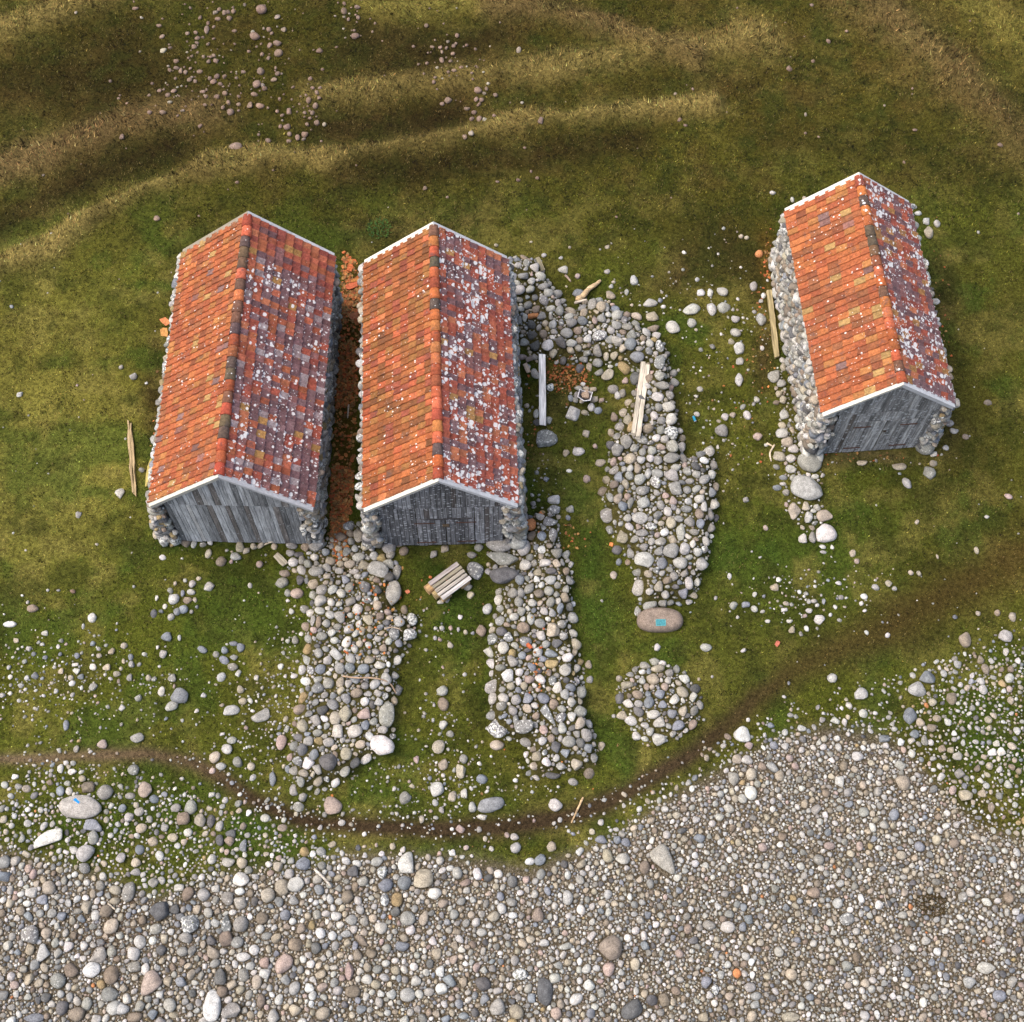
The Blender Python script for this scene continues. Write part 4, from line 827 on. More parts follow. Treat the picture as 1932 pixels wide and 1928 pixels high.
# drop double entries where two survey sheets overlap
kept = []
for s in sorted(STONES, key=lambda s: (-(s[6] is not None), -s[2] * s[3])):
    ok = True
    for k in kept:
        if abs(s[0] - k[0]) < (k[2] + s[2]) * .31 and abs(s[1] - k[1]) < (k[3] + s[3]) * .31: ok = False; break
    if ok: kept.append(s)
STONES = kept

# occupancy of the site at 2 cm, so that no two stones share their place
OC = .02; OX0, OY0, ONX, ONY = -24.0, -4.0, 2400, 2450
occ = np.zeros((ONY, ONX), np.uint8)
def stamp(x, y, a, b, rz, val=1, shrink=1.0):
    r = max(a, b); i0 = int((x - r - OX0) / OC); i1 = int((x + r - OX0) / OC) + 2; j0 = int((y - r - OY0) / OC); j1 = int((y + r - OY0) / OC) + 2
    i0, j0 = max(i0, 0), max(j0, 0); i1, j1 = min(i1, ONX), min(j1, ONY)
    if i0 >= i1 or j0 >= j1: return
    gx = (np.arange(i0, i1) + .5) * OC + OX0 - x; gy = ((np.arange(j0, j1) + .5) * OC + OY0 - y)[:, None]
    c, s_ = math.cos(rz), math.sin(rz)
    q = ((gx * c + gy * s_) / (a * shrink)) ** 2 + ((-gx * s_ + gy * c) / (b * shrink)) ** 2
    occ[j0:j1, i0:i1][q < 1] = val
def taken(x, y):
    i = int((x - OX0) / OC); j = int((y - OY0) / OC)
    return i < 0 or j < 0 or i >= ONX or j >= ONY or occ[j, i]
# the huts and their walls are already there
for h in HUTS:
    c, s_ = math.cos(h['yaw']), math.sin(h['yaw'])
    x0, x1 = -h['W'] / 2 - h['ol'] + .1, h['W'] / 2 + h['orr'] - .1
    for lx in np.arange(x0, x1, .25):
        for ly in np.arange(.15, h['L'], .25):
            stamp(h['x'] + c * lx - s_ * ly, h['y'] + s_ * lx + c * ly, .2, .2, 0)

def in_bank(u, v):
    for k, p in BANK.items():
        if inside(np.array([u]), np.array([v]), p)[0]: return k
    return None

placed = []
for (u, v, w, h, key, rot, lab) in STONES:
    p = at(u, v); m = mpp(u, v)
    a, b = w * m * .5, h * m * .5 * 1.02
    bk = in_bank(u, v); shore = below(u, v, BEACH_FULL) > 0
    flat = .62 if max(a, b) < .3 else .55
    c = min(a, b) * random.uniform(flat - .08, flat + .12) + .01
    p = at(u, v, c * .7)
    z = p[2] + c * (.45 if bk or shore else .38)
    placed.append(dict(p=(p[0], p[1], z), abc=(a, b, c), rz=R(rot) + random.uniform(-.08, .08), key=key, lab=lab, u=u, v=v, size=a * b, bank=bk))
    stamp(p[0], p[1], a, b, R(rot), 1, .93)

placed.sort(key=lambda d: -(d['size'] * (9 if d['lab'] else 1)))
NBIG = 300
BIG, REST = placed[:NBIG], placed[NBIG:]

# ---- names for what they lie on or beside
REG = [
 ('in the upper left brown heath', [(-9, -9), (560, -9), (560, 320), (-9, 320)]),
 ('in heath behind the huts', [(560, -9), (1250, -9), (1250, 320), (560, 320)]),
 ('below the left hut gable', [(270, 985), (560, 985), (560, 1075), (270, 1075)]),
 ('in cluster below the left hut', [(270, 1075), (420, 1075), (420, 1250), (270, 1250)]),
 ('on the lower left grass', [(-9, 1100), (270, 1100), (270, 1250), (390, 1250), (390, 1425), (-9, 1440)]),
 ('on grass beside the left bank', [(390, 1075), (560, 1060), (570, 1200), (550, 1500), (390, 1480)]),
 ('atop the left bank near huts', [(545, 985), (770, 985), (770, 1180), (545, 1180)]),
 ('on the left bank, lower half', [(540, 1180), (790, 1180), (770, 1500), (530, 1520)]),
 ('on grass around the slatted bench', [(750, 1025), (915, 1025), (915, 1250), (780, 1250)]),
 ('on grass below the slatted bench', [(745, 1250), (915, 1250), (990, 1400), (990, 1600), (740, 1600)]),
 ('at middle hut right corner', [(915, 950), (1060, 950), (1060, 1100), (915, 1100)]),
 ('on the middle bank', [(905, 1100), (1140, 1060), (1140, 1500), (985, 1500), (905, 1400)]),
 ('in rubble beside middle hut back', [(940, 470), (1055, 470), (1055, 690), (940, 690)]),
 ('in rubble behind the fire pit', [(1055, 540), (1215, 540), (1215, 720), (1055, 720)]),
 ('around the fire pit', [(960, 690), (1150, 700), (1150, 870), (960, 900)]),
 ('on grass right of middle hut', [(960, 870), (1130, 870), (1130, 960), (1060, 1060), (1060, 960), (960, 960)]),
 ('in wall right of timber beam', [(1215, 600), (1300, 600), (1300, 900), (1215, 900)]),
 ('beside the timber beam', [(1140, 690), (1230, 690), (1225, 850), (1140, 860)]),
 ('on the right bank, upper part', [(1120, 840), (1365, 840), (1365, 990), (1120, 990)]),
 ('above the plaque boulder', [(1120, 990), (1365, 990), (1345, 1200), (1180, 1200)]),
 ('in heap below the plaque boulder', [(1140, 1230), (1340, 1230), (1340, 1420), (1140, 1420)]),
 ('on turf behind the ruin', [(1040, 480), (1450, 480), (1450, 700), (1255, 700), (1255, 640), (1200, 560), (1040, 560)]),
 ('on turf left of right hut', [(1290, 700), (1455, 700), (1455, 1000), (1360, 1000)]),
 ('in boulder row below right hut', [(1440, 700), (1600, 830), (1620, 1080), (1440, 1080)]),
 ('on grass near the right hut', [(1580, 380), (1932, 380), (1932, 1000), (1600, 1000)]),
 ('on the grass at right', [(1350, 1000), (1940, 1000), (1940, 1230), (1700, 1330), (1350, 1420)]),
 ('among the lower left cobbles', [(-9, 1400), (420, 1400), (420, 1700), (-9, 1700)]),
 ('on the bottom left shore', [(-9, 1700), (480, 1700), (480, 1960), (-9, 1960)]),
 ('on the shore below the path', [(420, 1480), (740, 1480), (740, 1800), (420, 1800)]),
 ('on shore left of bottom centre', [(420, 1700), (860, 1700), (860, 1960), (420, 1960)]),
 ('on the shore at centre', [(740, 1500), (1288, 1500), (1288, 1720), (740, 1720)]),
 ('on the bottom shore at centre', [(860, 1720), (1288, 1720), (1288, 1960), (860, 1960)]),
 ('on the right cobble beach', [(1200, 1230), (1960, 1180), (1960, 1620), (1200, 1620)]),
 ('on the bottom right beach', [(1280, 1600), (1960, 1600), (1960, 1960), (1280, 1960)]),
]
CW = dict(w='white', l='pale grey', g='grey', d='dark grey', b='blue-grey', t='tan', n='brown', h='dusky pink', p='pink', y='ochre', o='orange', s='lichen-spotted')
ORD = ['', 'second', 'third', 'fourth', 'fifth', 'sixth', 'seventh', 'eighth', 'ninth', 'tenth', 'eleventh', 'twelfth']
def region(u, v):
    for ph, poly in REG:
        if inside(np.array([u]), np.array([v]), poly)[0]: return ph
    best = min(REG, key=lambda r: abs(sdist(np.array([u]), np.array([v]), r[1])[0]))
    return best[0]
groups = {}
for d in BIG:
    d['reg'] = region(d['u'], d['v'])
    a, b, _ = d['abc']; q = max(a, b) / min(a, b)
    d['shape'] = 'round' if q < 1.12 else ('oval' if q < 1.42 else 'long')
    if not d['lab']: groups.setdefault((d['reg'], CW[d['key']], d['shape']), []).append(d)
for (reg, cw, shp), L_ in groups.items():
    if len(L_) == 1: L_[0]['lab'] = f'{cw} {shp} stone {reg}'; continue
    du = max(d['u'] for d in L_) - min(d['u'] for d in L_); dv = max(d['v'] for d in L_) - min(d['v'] for d in L_)
    if du > dv: L_.sort(key=lambda d: d['u']); first, last, way = 'leftmost', 'rightmost', 'from the left'
    else: L_.sort(key=lambda d: d['v']); first, last, way = 'topmost', 'lowest', 'from the top'
    for i, d in enumerate(L_):
        rank = first if i == 0 else (last if i == len(L_) - 1 else f'{ORD[i]} {way} of the')
        d['lab'] = f'{rank} {cw} {shp} stone {reg}' if i in (0, len(L_) - 1) else f'{rank} {cw} {shp} stones {reg}'

PLAQUE_STONE = PAINT_STONE = None
for i, d in enumerate(BIG):
    a, b, c = d['abc']
    lv = 3 if max(a, b) > .22 else 2
    P = stone_shape(ICO[lv][0], 1000 + i, (i % 2 == 0) and d['size'] < .12)
    if 'plaque' in (d['lab'] or '') and 'huge flat' in d['lab']:
        V0 = ICO[4][0]; P = np.sign(V0) * np.abs(V0) ** .85; P = P / np.abs(P).max(0)
        P = P * (1 + .03 * np.sin(P[:, :1] * 3 + P[:, 1:2] * 2 + 1)); P[:, 2] = np.minimum(P[:, 2], .8 + .02 * np.sin(P[:, 0] * 5)); lv = 4; c = d['abc'][1] * .85
    V = P * np.array([a, b, c])
    col = np.tile((*jit(PAL[d['key']]), LICH[d['key']] * random.uniform(.7, 1.1)), (len(V), 1))
    name = 'boulder' if max(a, b) > .25 else 'stone'
    o = link(name, np_mesh(name, V, ICO[lv][1], True, col), M_STONE)
    x, y, z = d['p']
    o.location = (x, y, z); o.rotation_euler = (random.uniform(-.1, .1), random.uniform(-.1, .1), d['rz'])
    tag(o, d['lab'], 'boulder' if name == 'boulder' else 'stone', 'large loose stones ' + d['reg'])
    if lv == 4:
        o.rotation_euler = (.10, 0, d['rz']); PLAQUE_STONE = (o, a, b, c)
    if d['lab'] and 'blue paint mark' in d['lab']: o.rotation_euler = (0, 0, d['rz']); PAINT_STONE = (o, a, b, c, P)

# the plaque, bolted to its boulder, and the blue paint mark
o, a, b, c = PLAQUE_STONE
pb = MB(); pw, ph_ = .145, .10
px, py, pz = -.005, -.13, c * .795
pb.box((px - pw, py - ph_, pz - .03), (px + pw, py + ph_, pz + .014), (.035, .20, .23, 0))
for (x0, y0, x1, y1) in ((-pw, -ph_, pw, -ph_ + .014), (-pw, ph_ - .014, pw, ph_), (-pw, -ph_ + .014, -pw + .014, ph_ - .014), (pw - .014, -ph_ + .014, pw, ph_ - .014)):
    pb.box((px + x0, py + y0, pz + .0145), (px + x1, py + y1, pz + .022), (.09, .33, .36, 0))
pl_ = pb.build('plaque', M_PLAQUE, o, False, .003); pl_.rotation_euler = (0, 0, -.03)
for sx in (-1, 1):
    for sy in (-1, 1):
        q = MB(); q.box((px + sx * (pw - .028) - .008, py + sy * (ph_ - .028) - .008, pz + .015), (px + sx * (pw - .028) + .008, py + sy * (ph_ - .028) + .008, pz + .026), (.12, .25, .25, 0)); q.build('bolt', M_METAL, pl_)
o, a, b, c, P = PAINT_STONE
def top_z(x, y):
    dd = (P[:, 0] - x / a) ** 2 + (P[:, 1] - y / b) ** 2 + (P[:, 2] < 0) * 9
    i = np.argsort(dd)[:4]; w = 1 / (dd[i] + 1e-4); return float((P[i, 2] * w).sum() / w.sum() * c)
pm = MB(); n = 7
pts = [(-a * .32 + t * .165, b * .52 - t * .10) for t in np.linspace(0, 1, n)]
for i in range(n - 1):
    Q = []
    for (x, y) in (pts[i], pts[i + 1]):
        k = .038 if i < 2 else .03
        for sgn in (-1, 1): Q.append((x + sgn * .5 * k, y + sgn * .9 * k, top_z(x + sgn * .5 * k, y + sgn * .9 * k)))
    Q = [Q[0], Q[2], Q[3], Q[1]]
    pm.hexa([(q[0], q[1], q[2] - .02) for q in Q] + [(q[0], q[1], q[2] + .010) for q in Q], (.01, .22, .60, 0))
pm.build('paint_mark', M_PAINT, o)

# ------------------------------------------------------------------ the uncounted stones
def scatter_rest(name, items, label):
    """items: list of (pos, abc, rz, col4) -> one mesh"""
    lv2 = [i for i in items if max(i[1][:2]) > .075]; lv1 = [i for i in items if max(i[1][:2]) <= .075]
    Vs, Fs, Cs, n = [], [], [], 0
    for lvl, L_ in ((2, lv2), (1, lv1)):
        if not L_: continue
        N = len(L_)
        V, F, C = merge_stones(lvl, np.array([i[0] for i in L_]), np.array([i[1] for i in L_]), np.array([i[2] for i in L_]), rng.uniform(-.22, .22, (N, 2)), np.array([i[3] for i in L_]), rng.integers(0, NV, N))
        Vs.append(V); Fs.append(F + n); Cs.append(C); n += len(V)
    o = link(name, np_mesh(name, np.concatenate(Vs), np.concatenate(Fs), True, np.concatenate(Cs)), M_STONE)
    tag(o, label, 'stones', kind='stuff'); return o

bank_items, beach_items, field_items = [], [], []
for d in REST:
    it = (d['p'], d['abc'], d['rz'], (*jit(PAL[d['key']]), LICH[d['key']] * random.uniform(.6, 1.1)))
    (bank_items if d['bank'] else (beach_items if below(d['u'], d['v'], BEACH_FULL) > -20 else field_items)).append(it)

def throw(n, r0, r1, prob, keys, wts, out, sink=.3, lich=1.0, box=(-23.5, -3.5, 23.5, 42), tight=.92, flat=(.5, .75)):
    """drop n candidate stones of half-size r0..r1 where the chance prob(u, v, x, y) allows and the place is free"""
    xs_ = rng.uniform(box[0], box[2], n); ys_ = rng.uniform(box[1], box[3], n)
    u, v = world_to_plan(xs_, ys_)
    ok = rng.random(n) < prob(u, v, xs_, ys_)
    ok &= occ[np.clip(((ys_ - OY0) / OC).astype(int), 0, ONY - 1), np.clip(((xs_ - OX0) / OC).astype(int), 0, ONX - 1)] == 0
    xs_, ys_ = xs_[ok], ys_[ok]
    rr = rng.uniform(r0, r1, len(xs_)); el = rng.uniform(.68, 1.0, len(xs_)); rz = rng.uniform(0, math.pi, len(xs_))
    zz = height(xs_, ys_) if len(xs_) else []
    ks = random.choices(keys, wts, k=len(xs_))
    for x, y, a, e, t, z, k in zip(xs_, ys_, rr, el, rz, zz, ks):
        b = a * e
        if taken(x, y): continue
        bad = False; c, s_ = math.cos(t), math.sin(t)
        for (p, q) in ((1, 0), (-1, 0), (0, 1), (0, -1), (.7, .7), (-.7, .7), (.7, -.7), (-.7, -.7)):
            lx, ly = a * p * tight, b * q * tight
            if taken(x + c * lx - s_ * ly, y + s_ * lx + c * ly): bad = True; break
        if bad: continue
        stamp(x, y, a, b, t, 1, .95)
        cc = b * random.uniform(*flat)
        out.append(((x, y, z + cc * (1 - 2 * sink)), (a, b, cc), t, (*jit(PAL[k], .2), LICH[k] * lich * random.uniform(.5, 1.1))))

def p_bank(u, v, x, y):
    m = np.zeros(u.shape)
    wob = (fbm(x, y, .8, 201, 2) - .5) * 14
    for k, poly in BANK.items():
        m = np.maximum(m, (1.0 if k != 'F' else .25) * (sdist(u, v, poly) + wob > 0))
    return m
BANKKEYS, BANKW = 'lgtdnbwspy', (24, 34, 16, 7, 9, 8, 9, 14, 3, 2)
bb = (-10, 8.5, 11, 31)
for n, r0, r1 in ((12000, .15, .20), (20000, .11, .15), (40000, .08, .11), (80000, .05, .08), (120000, .03, .05)):
    throw(n, r0, r1, p_bank, BANKKEYS, BANKW, bank_items, .28, .8, bb)

def p_beach(u, v, x, y):
    return (below(u, v, BEACH_FULL) + (fbm(x, y, 1.0, 211, 3) - .5) * 60 > 0) * 1.0
def p_left(k0, k1):                                   # the left shore is coarser than the right one
    return lambda u, v, x, y: p_beach(u, v, x, y) * np.interp(u, [0, 500, 900, 1300, 1932], [k0, k0, (k0 + k1) / 2, k1, k1])
BK, BW = 'lgtdnbwspyo', (34, 26, 26, 4, 7, 7, 12, 3, 2.5, 1, .2)
sb = (-18, -3, 18, 16)
for n, r0, r1, a_, b_ in ((6000, .15, .22, .10, .015), (16000, .11, .15, .45, .05), (40000, .08, .11, .8, .22), (90000, .055, .08, 1, .7), (170000, .036, .055, 1, 1), (260000, .022, .036, 1, 1)):
    throw(n, r0, r1, p_left(a_, b_), BK, BW, beach_items, .32, .45, sb, .95, (.55, .85))

def p_shingle_edge(u, v, x, y):                       # thinning stones in the turf above the shore
    t = sstep(-40, 80, below(u, v, BEACH_EDGE) + (fbm(x, y, 1.4, 221, 3) - .5) * 130)
    return t * (below(u, v, BEACH_FULL) < 12) * .95
for n, r0, r1, k in ((4500, .10, .15, .45), (16000, .07, .10, .6), (40000, .045, .07, .62), (80000, .028, .045, .6)):
    throw(n, r0, r1, lambda u, v, x, y, k=k: k * p_shingle_edge(u, v, x, y), BK, BW, field_items, .36, .45, sb)
def blob(u, v, cu, cv, ru, rv): return np.exp(-((u - cu) / ru) ** 2 - ((v - cv) / rv) ** 2)
def p_field(u, v, x, y):
    m = .95 * blob(u, v, 120, 1290, 190, 85) + .6 * blob(u, v, 1100, 750, 40, 32) + .6 * blob(u, v, 470, 1370, 90, 120) + .6 * blob(u, v, 840, 1390, 70, 130) + .9 * blob(u, v, 830, 1490, 170, 60)
    m += .8 * blob(u, v, 1540, 1120, 130, 50) + .28 * blob(u, v, 1340, 700, 80, 170) + .4 * blob(u, v, 1340, 850, 45, 90) + .5 * blob(u, v, 1030, 930, 40, 110)
    m += .25 * blob(u, v, 1440, 640, 30, 120) + .3 * blob(u, v, 1500, 800, 60, 60) + .5 * blob(u, v, 1860, 1320, 120, 90) + .3 * blob(u, v, 800, 1180, 60, 60) + .25 * blob(u, v, 1250, 560, 160, 70)
    m += .9 * blob(u, v, 540, 1330, 50, 190) + .4 * blob(u, v, 1420, 1420, 70, 40) + .2 * blob(u, v, 420, 1040, 130, 25) + .35 * blob(u, v, 1690, 870, 120, 22) + .3 * blob(u, v, 1010, 780, 40, 60)
    m += .35 * np.exp(-(seg_dist(u, v, PATH) / 26) ** 2) * (u > 330) * (u < 1330)
    return np.clip(m, 0, 1) ** 1.3 + .008
GK, GW = 'lgtbwp', (30, 22, 16, 9, 18, 6)
for n, r0, r1, k in ((7000, .08, .12, .22), (30000, .05, .08, .28), (60000, .032, .05, .32), (70000, .018, .032, .4)):
    throw(n, r0, r1, lambda u, v, x, y, k=k: k * p_field(u, v, x, y) * (v > 430), GK, GW, field_items, .36, .4, (-18, 2, 18, 31))
def p_heath(u, v, x, y):
    m = .55 * blob(u, v, 380, 130, 60, 70) + .4 * blob(u, v, 500, 110, 45, 90) + .4 * blob(u, v, 575, 215, 32, 50) + .4 * blob(u, v, 655, 40, 30, 50) + .3 * blob(u, v, 850, 100, 60, 60) + .25 * blob(u, v, 905, 185, 25, 40) + .2 * blob(u, v, 290, 190, 60, 30)
    return np.clip(m, 0, 1) + .006
for n, r0, r1, k in ((5000, .09, .13, .5), (20000, .05, .09, .45), (30000, .03, .05, .4)):
    throw(n, r0, r1, lambda u, v, x, y, k=k: k * p_heath(u, v, x, y) * (v < 420), 'hhtn', (5, 3, 1, 1), field_items, .3, .2, (-20, 24, 20, 44))
scatter_rest('bank_stones', bank_items, 'smaller rounded stones filling the rubble banks')
scatter_rest('beach_cobbles', beach_items, 'small grey and tan cobbles covering the beach')
scatter_rest('field_stones', field_items, 'small pale stones strewn over the turf')
print('stones', len(placed), len(bank_items), len(beach_items), len(field_items))

# ------------------------------------------------------------------ timber lying about
def beam(name, label, cat, p0, p1, width, thick, col, mat=None, lift=(.0, .0), group=None, taper=1.0, rough=.006, strips=1, parent=None):
    """a sawn or split length of wood between two survey points; the mesh runs along local x"""
    a = at(*p0); b = at(*p1); a[2] += lift[0]; b[2] += lift[1]
    d = b - a; L = float(np.linalg.norm(d)); n = max(3, int(L / .25))
    mb = MB(); gap = .012
    for sidx in range(strips):
        w = width / strips
        P = []; r = random.Random(hash(name) % 999 + sidx)
        k = random.uniform(.88, 1.1); c = (col[0] * k, col[1] * k, col[2] * k, 0)
        for i in range(n + 1):
            t = i / n; tp = 1 + (taper - 1) * abs(2 * t - 1) ** 2
            y0 = (-width / 2 + sidx * w + gap / 2 * (strips > 1)) * tp; y1 = (-width / 2 + (sidx + 1) * w - gap / 2 * (strips > 1)) * tp
            off = (-.04 if sidx == 0 else .05) * (strips > 1)
            for (yy, zz) in ((y0, 0), (y1, 0), (y1, thick * tp), (y0, thick * tp)):
                P.append((t * L - L / 2 + off + random.uniform(-rough, rough) * (3 if i in (0, n) else 1), yy + random.uniform(-rough, rough), zz + random.uniform(-rough, rough) * .6))
        F = [(3, 2, 1, 0), tuple(4 * n + q for q in (0, 1, 2, 3))]
        for i in range(n):
            for q in range(4): F.append((4 * i + q, 4 * i + (q + 1) % 4, 4 * i + 4 + (q + 1) % 4, 4 * i + 4 + q))
        mb.add(P, F, c)
    o = mb.build(name, mat or M_WOOD_X, parent, False, min(.008, thick * .2))
    X_ = d / L; Y_ = np.cross((0, 0, 1), X_); Y_ /= np.linalg.norm(Y_); Z_ = np.cross(X_, Y_); c = (a + b) / 2
    o.matrix_world = Matrix([[X_[i], Y_[i], Z_[i], c[i]] for i in range(3)] + [[0, 0, 0, 1]])
    if label: tag(o, label, cat, group)
    return o
def branch(name, label, cat, pts, r0, r1, col, lift=.03, group=None):
    """a crooked round stick along survey points"""
    Q = [at(*p) for p in pts]; c0 = Q[0].copy(); ns = 8; P = []
    # resample
    S = []
    for a, b in zip(Q[:-1], Q[1:]):
        for t in np.linspace(0, 1, 5)[:-1]: S.append(a * (1 - t) + b * t)
    S.append(Q[-1]); S = np.array(S)
    for _ in range(2): S[1:-1] = .25 * S[:-2] + .5 * S[1:-1] + .25 * S[2:]
    N = len(S)
    for i in range(N):
        T = S[min(i + 1, N - 1)] - S[max(i - 1, 0)]; T /= np.linalg.norm(T); Yv = np.cross((0, 0, 1), T); Yv /= np.linalg.norm(Yv); Zv = np.cross(T, Yv)
        r = (r0 + (r1 - r0) * i / (N - 1)) * random.uniform(.88, 1.12)
        if i in (0, N - 1): r *= .75
        for k in range(ns):
            an = 2 * math.pi * k / ns; P.append(S[i] - c0 + Yv * math.cos(an) * r + Zv * (math.sin(an) * r) + np.array((0, 0, lift + r)))
    F = [(i * ns + k, i * ns + (k + 1) % ns, (i + 1) * ns + (k + 1) % ns, (i + 1) * ns + k) for i in range(N - 1) for k in range(ns)]
    bm = bmesh.new(); lay = bm.verts.layers.float_color.new('tint')
    vs = [bm.verts.new(p) for p in P]
    for i, vtx in enumerate(vs):
        k = random.uniform(.85, 1.12); vtx[lay] = (col[0] * k, col[1] * k, col[2] * k, 0)
    for f in F: bm.faces.new([vs[i] for i in f])
    bm.faces.new(vs[:ns][::-1]); bm.faces.new(vs[-ns:])
    bmesh.ops.recalc_face_normals(bm, faces=bm.faces)
    me = bpy.data.meshes.new(name); bm.to_mesh(me); bm.free()
    for p in me.polygons: p.use_smooth = True
    o = link(name, me, M_WOOD_X); o.location = c0
    tag(o, label, cat, group); return o

GREYW = (.36, .33, .28); PALEW = (.72, .70, .66); OLDW = (.30, .235, .15); YELW = (.48, .34, .16)
beam('timber_beam', 'thick pale double timber beam lying on the right stone bank', 'beam', (1216, 696), (1198, 829), .30, .16, (.50, .45, .36), None, (.16, .16), None, 1, .008, 2)
beam('board', 'long narrow whitish board lying upright in the photo beside the fire pit', 'board', (1022, 678), (1023.5, 811), .21, .04, PALEW, None, (.30, .30))
beam('board', 'short dark board with bolt marks left of the long whitish board', 'board', (992, 687), (1005, 683), .15, .05, (.17, .14, .12), None, (.24, .24))
beam('board', 'short tan plank slanting just left of the long whitish board', 'board', (992, 693), (997, 706), .14, .04, (.40, .31, .22), None, (.18, .12), None, 1)
bpy.data.objects.remove(bpy.data.objects['board.002'])
beam('board', 'short tan plank slanting just left of the long whitish board', 'board', (990, 692), (997.5, 708), .14, .04, (.42, .33, .24), None, (.20, .16))
beam('board', 'small weathered plank leaning on stones behind the middle hut right corner', 'board', (1013, 493), (1024, 514), .14, .05, (.33, .29, .19), None, (.22, .12))
beam('board', 'stubby weathered plank end on grass in front of the left hut', 'board', (522, 1050), (538, 1066), .19, .06, (.36, .32, .24), None, (.14, .05), None, 1, .014)
beam('lath', 'thin straw-coloured lath on the ground below the middle hut door', 'lath', (802, 1026.5), (867, 1025), .045, .03, (.52, .42, .20), None, (.05, .05), None, 1, .003)
beam('lath', 'thin grey lath on bank stones right of the timber beam', 'lath', (1229, 794), (1228, 809), .06, .03, (.42, .38, .33), None, (.25, .25), None, 1, .004)
beam('log', 'long split yellowish log lying on grass left of the left hut', 'log', (245, 797), (254, 934), .17, .13, (.36, .27, .15), None, (-.01, -.01), None, .75, .02, 2)
beam('log', 'short splintered mossy log end close to the left hut wall', 'log', (287, 866), (277, 917), .13, .10, (.38, .31, .10), None, (.0, -.01), None, .5, .02)
beam('pole', 'mossy squared pole lying along the left wall of the right hut', 'pole', (1450, 549), (1465, 676), .17, .12, (.30, .245, .13), None, (.02, .02), None, .92, .012)
branch('driftwood_branch', 'crooked pale yellow driftwood branch on turf behind the rubble', 'driftwood', [(1088, 571), (1100, 562), (1110, 548), (1122, 541), (1133, 531)], .115, .06, (.52, .38, .22), .02)
branch('driftwood_branch', 'short whitish bent stick just below the crooked yellow branch', 'driftwood', [(1083, 580), (1096, 576), (1107, 573)], .05, .035, (.52, .45, .36), .22)
branch('driftwood_branch', 'small reddish driftwood splinter on turf left of the crooked branch', 'driftwood', [(1066, 520), (1072, 526), (1077, 532)], .045, .025, (.36, .27, .22), .0)
branch('stick', 'thin tan stick lying across the dark trodden path', 'stick', [(1100, 1505), (1089, 1529), (1078, 1553)], .032, .026, (.46, .32, .18), .03)
branch('stick', 'pale grey stick on cobbles below the path at left', 'stick', [(594, 1641), (611, 1657), (626, 1674)], .04, .03, (.50, .45, .38), .13)
branch('stick', 'short pale stick on dried seaweed at lower left', 'stick', [(205, 1706), (212, 1711), (219, 1717)], .03, .022, (.50, .43, .33), .06)
branch('stick', 'long thin curved twig across the lower left stone bank', 'stick', [(648, 1279), (672, 1283), (700, 1282), (725, 1286), (740, 1295), (748, 1312)], .028, .018, (.34, .24, .16), .17)
branch('stick', 'thin twig on the left bank near its big pale boulder', 'stick', [(726, 1192), (740, 1187), (752, 1190), (760, 1196)], .022, .014, (.42, .33, .24), .2)
branch('stick', 'thin bleached stick at the base of the left hut gable', 'stick', [(500, 1031), (510, 1027), (520, 1023)], .026, .018, (.46, .40, .30), .12)
branch('stick', 'curved bark strip under the right end of the left hut gable', 'stick', [(567, 1018), (577, 1021), (588, 1026)], .04, .03, (.28, .19, .13), .12)
branch('stick', 'pale forked splinter on grass left of the right hut boulder row, upper one', 'stick', [(1446, 837), (1452, 840), (1458, 843)], .035, .02, (.54, .44, .30), .01)
branch('stick', 'bent bleached splinter on grass left of the right hut boulder row, lower one', 'stick', [(1461, 840), (1451, 856), (1455, 871)], .033, .024, (.55, .46, .33), .01)
branch('stick', 'pale wood sliver in the orange litter between left and middle huts', 'stick', [(658, 764), (657, 777), (656, 789)], .03, .022, (.44, .38, .30), .0)
branch('stick', 'thin bleached twig among beach cobbles at right, near the seaweed clump', 'stick', [(1667, 1688), (1670, 1702), (1676, 1714)], .014, .01, (.46, .42, .36), .06)

# ------------------------------------------------------------------ the slatted bench
A_, B_, C_, D_ = (633.9 + 950 * .18263, 885.3 + 1165 * .18263), (633.9 + 1245 * .18263, 885.3 + 950 * .18263), (633.9 + 1402 * .18263, 885.3 + 1130 * .18263), (633.9 + 1105 * .18263, 885.3 + 1348 * .18263)
zt = .42
QA, QB, QC, QD = (np.array(G(*p, zt)) for p in (A_, B_, C_, D_))
cen = (QA + QB + QC + QD) / 4; ex = (QB - QA + QC - QD); ex[2] = 0; bl = np.linalg.norm(ex) / 2; ex /= np.linalg.norm(ex); ang = math.atan2(ex[1], ex[0])
bw = (np.linalg.norm(QD - QA) + np.linalg.norm(QC - QB)) / 2
bench = empty('bench', (cen[0], cen[1], hz(cen[0], cen[1])), ang)
tag(bench, 'low weathered bench of five grey slats on round logs in front of the middle hut', 'bench')
wts_ = [1.15, .85, .95, .82, 1.1]; gp = .035; unit = (bw - 4 * gp) / sum(wts_); y = bw / 2
slc = [(.37, .33, .31), (.30, .27, .20), (.33, .30, .25), (.40, .37, .33), (.47, .45, .44)]
for k, wt in enumerate(wts_):
    w = wt * unit; mb = MB(); off = random.uniform(-.015, .02)
    mb.box((-bl / 2 + off, y - w, zt - .05), (bl / 2 + off, y, zt - random.uniform(0, .008)), (*slc[k], 0))
    mb.build('slat', M_WOOD_X, bench, False, .006); y -= w + gp
for sx in (-1, 1):
    mb = MB(); xx = sx * (bl / 2 - .12)
    mb.box((xx - .04, -bw / 2 + .02, zt - .12), (xx + .04, bw / 2 - .02, zt - .053), (.20, .17, .14, 0)); mb.build('cross_rail', M_WOOD_X, bench, False, .006)
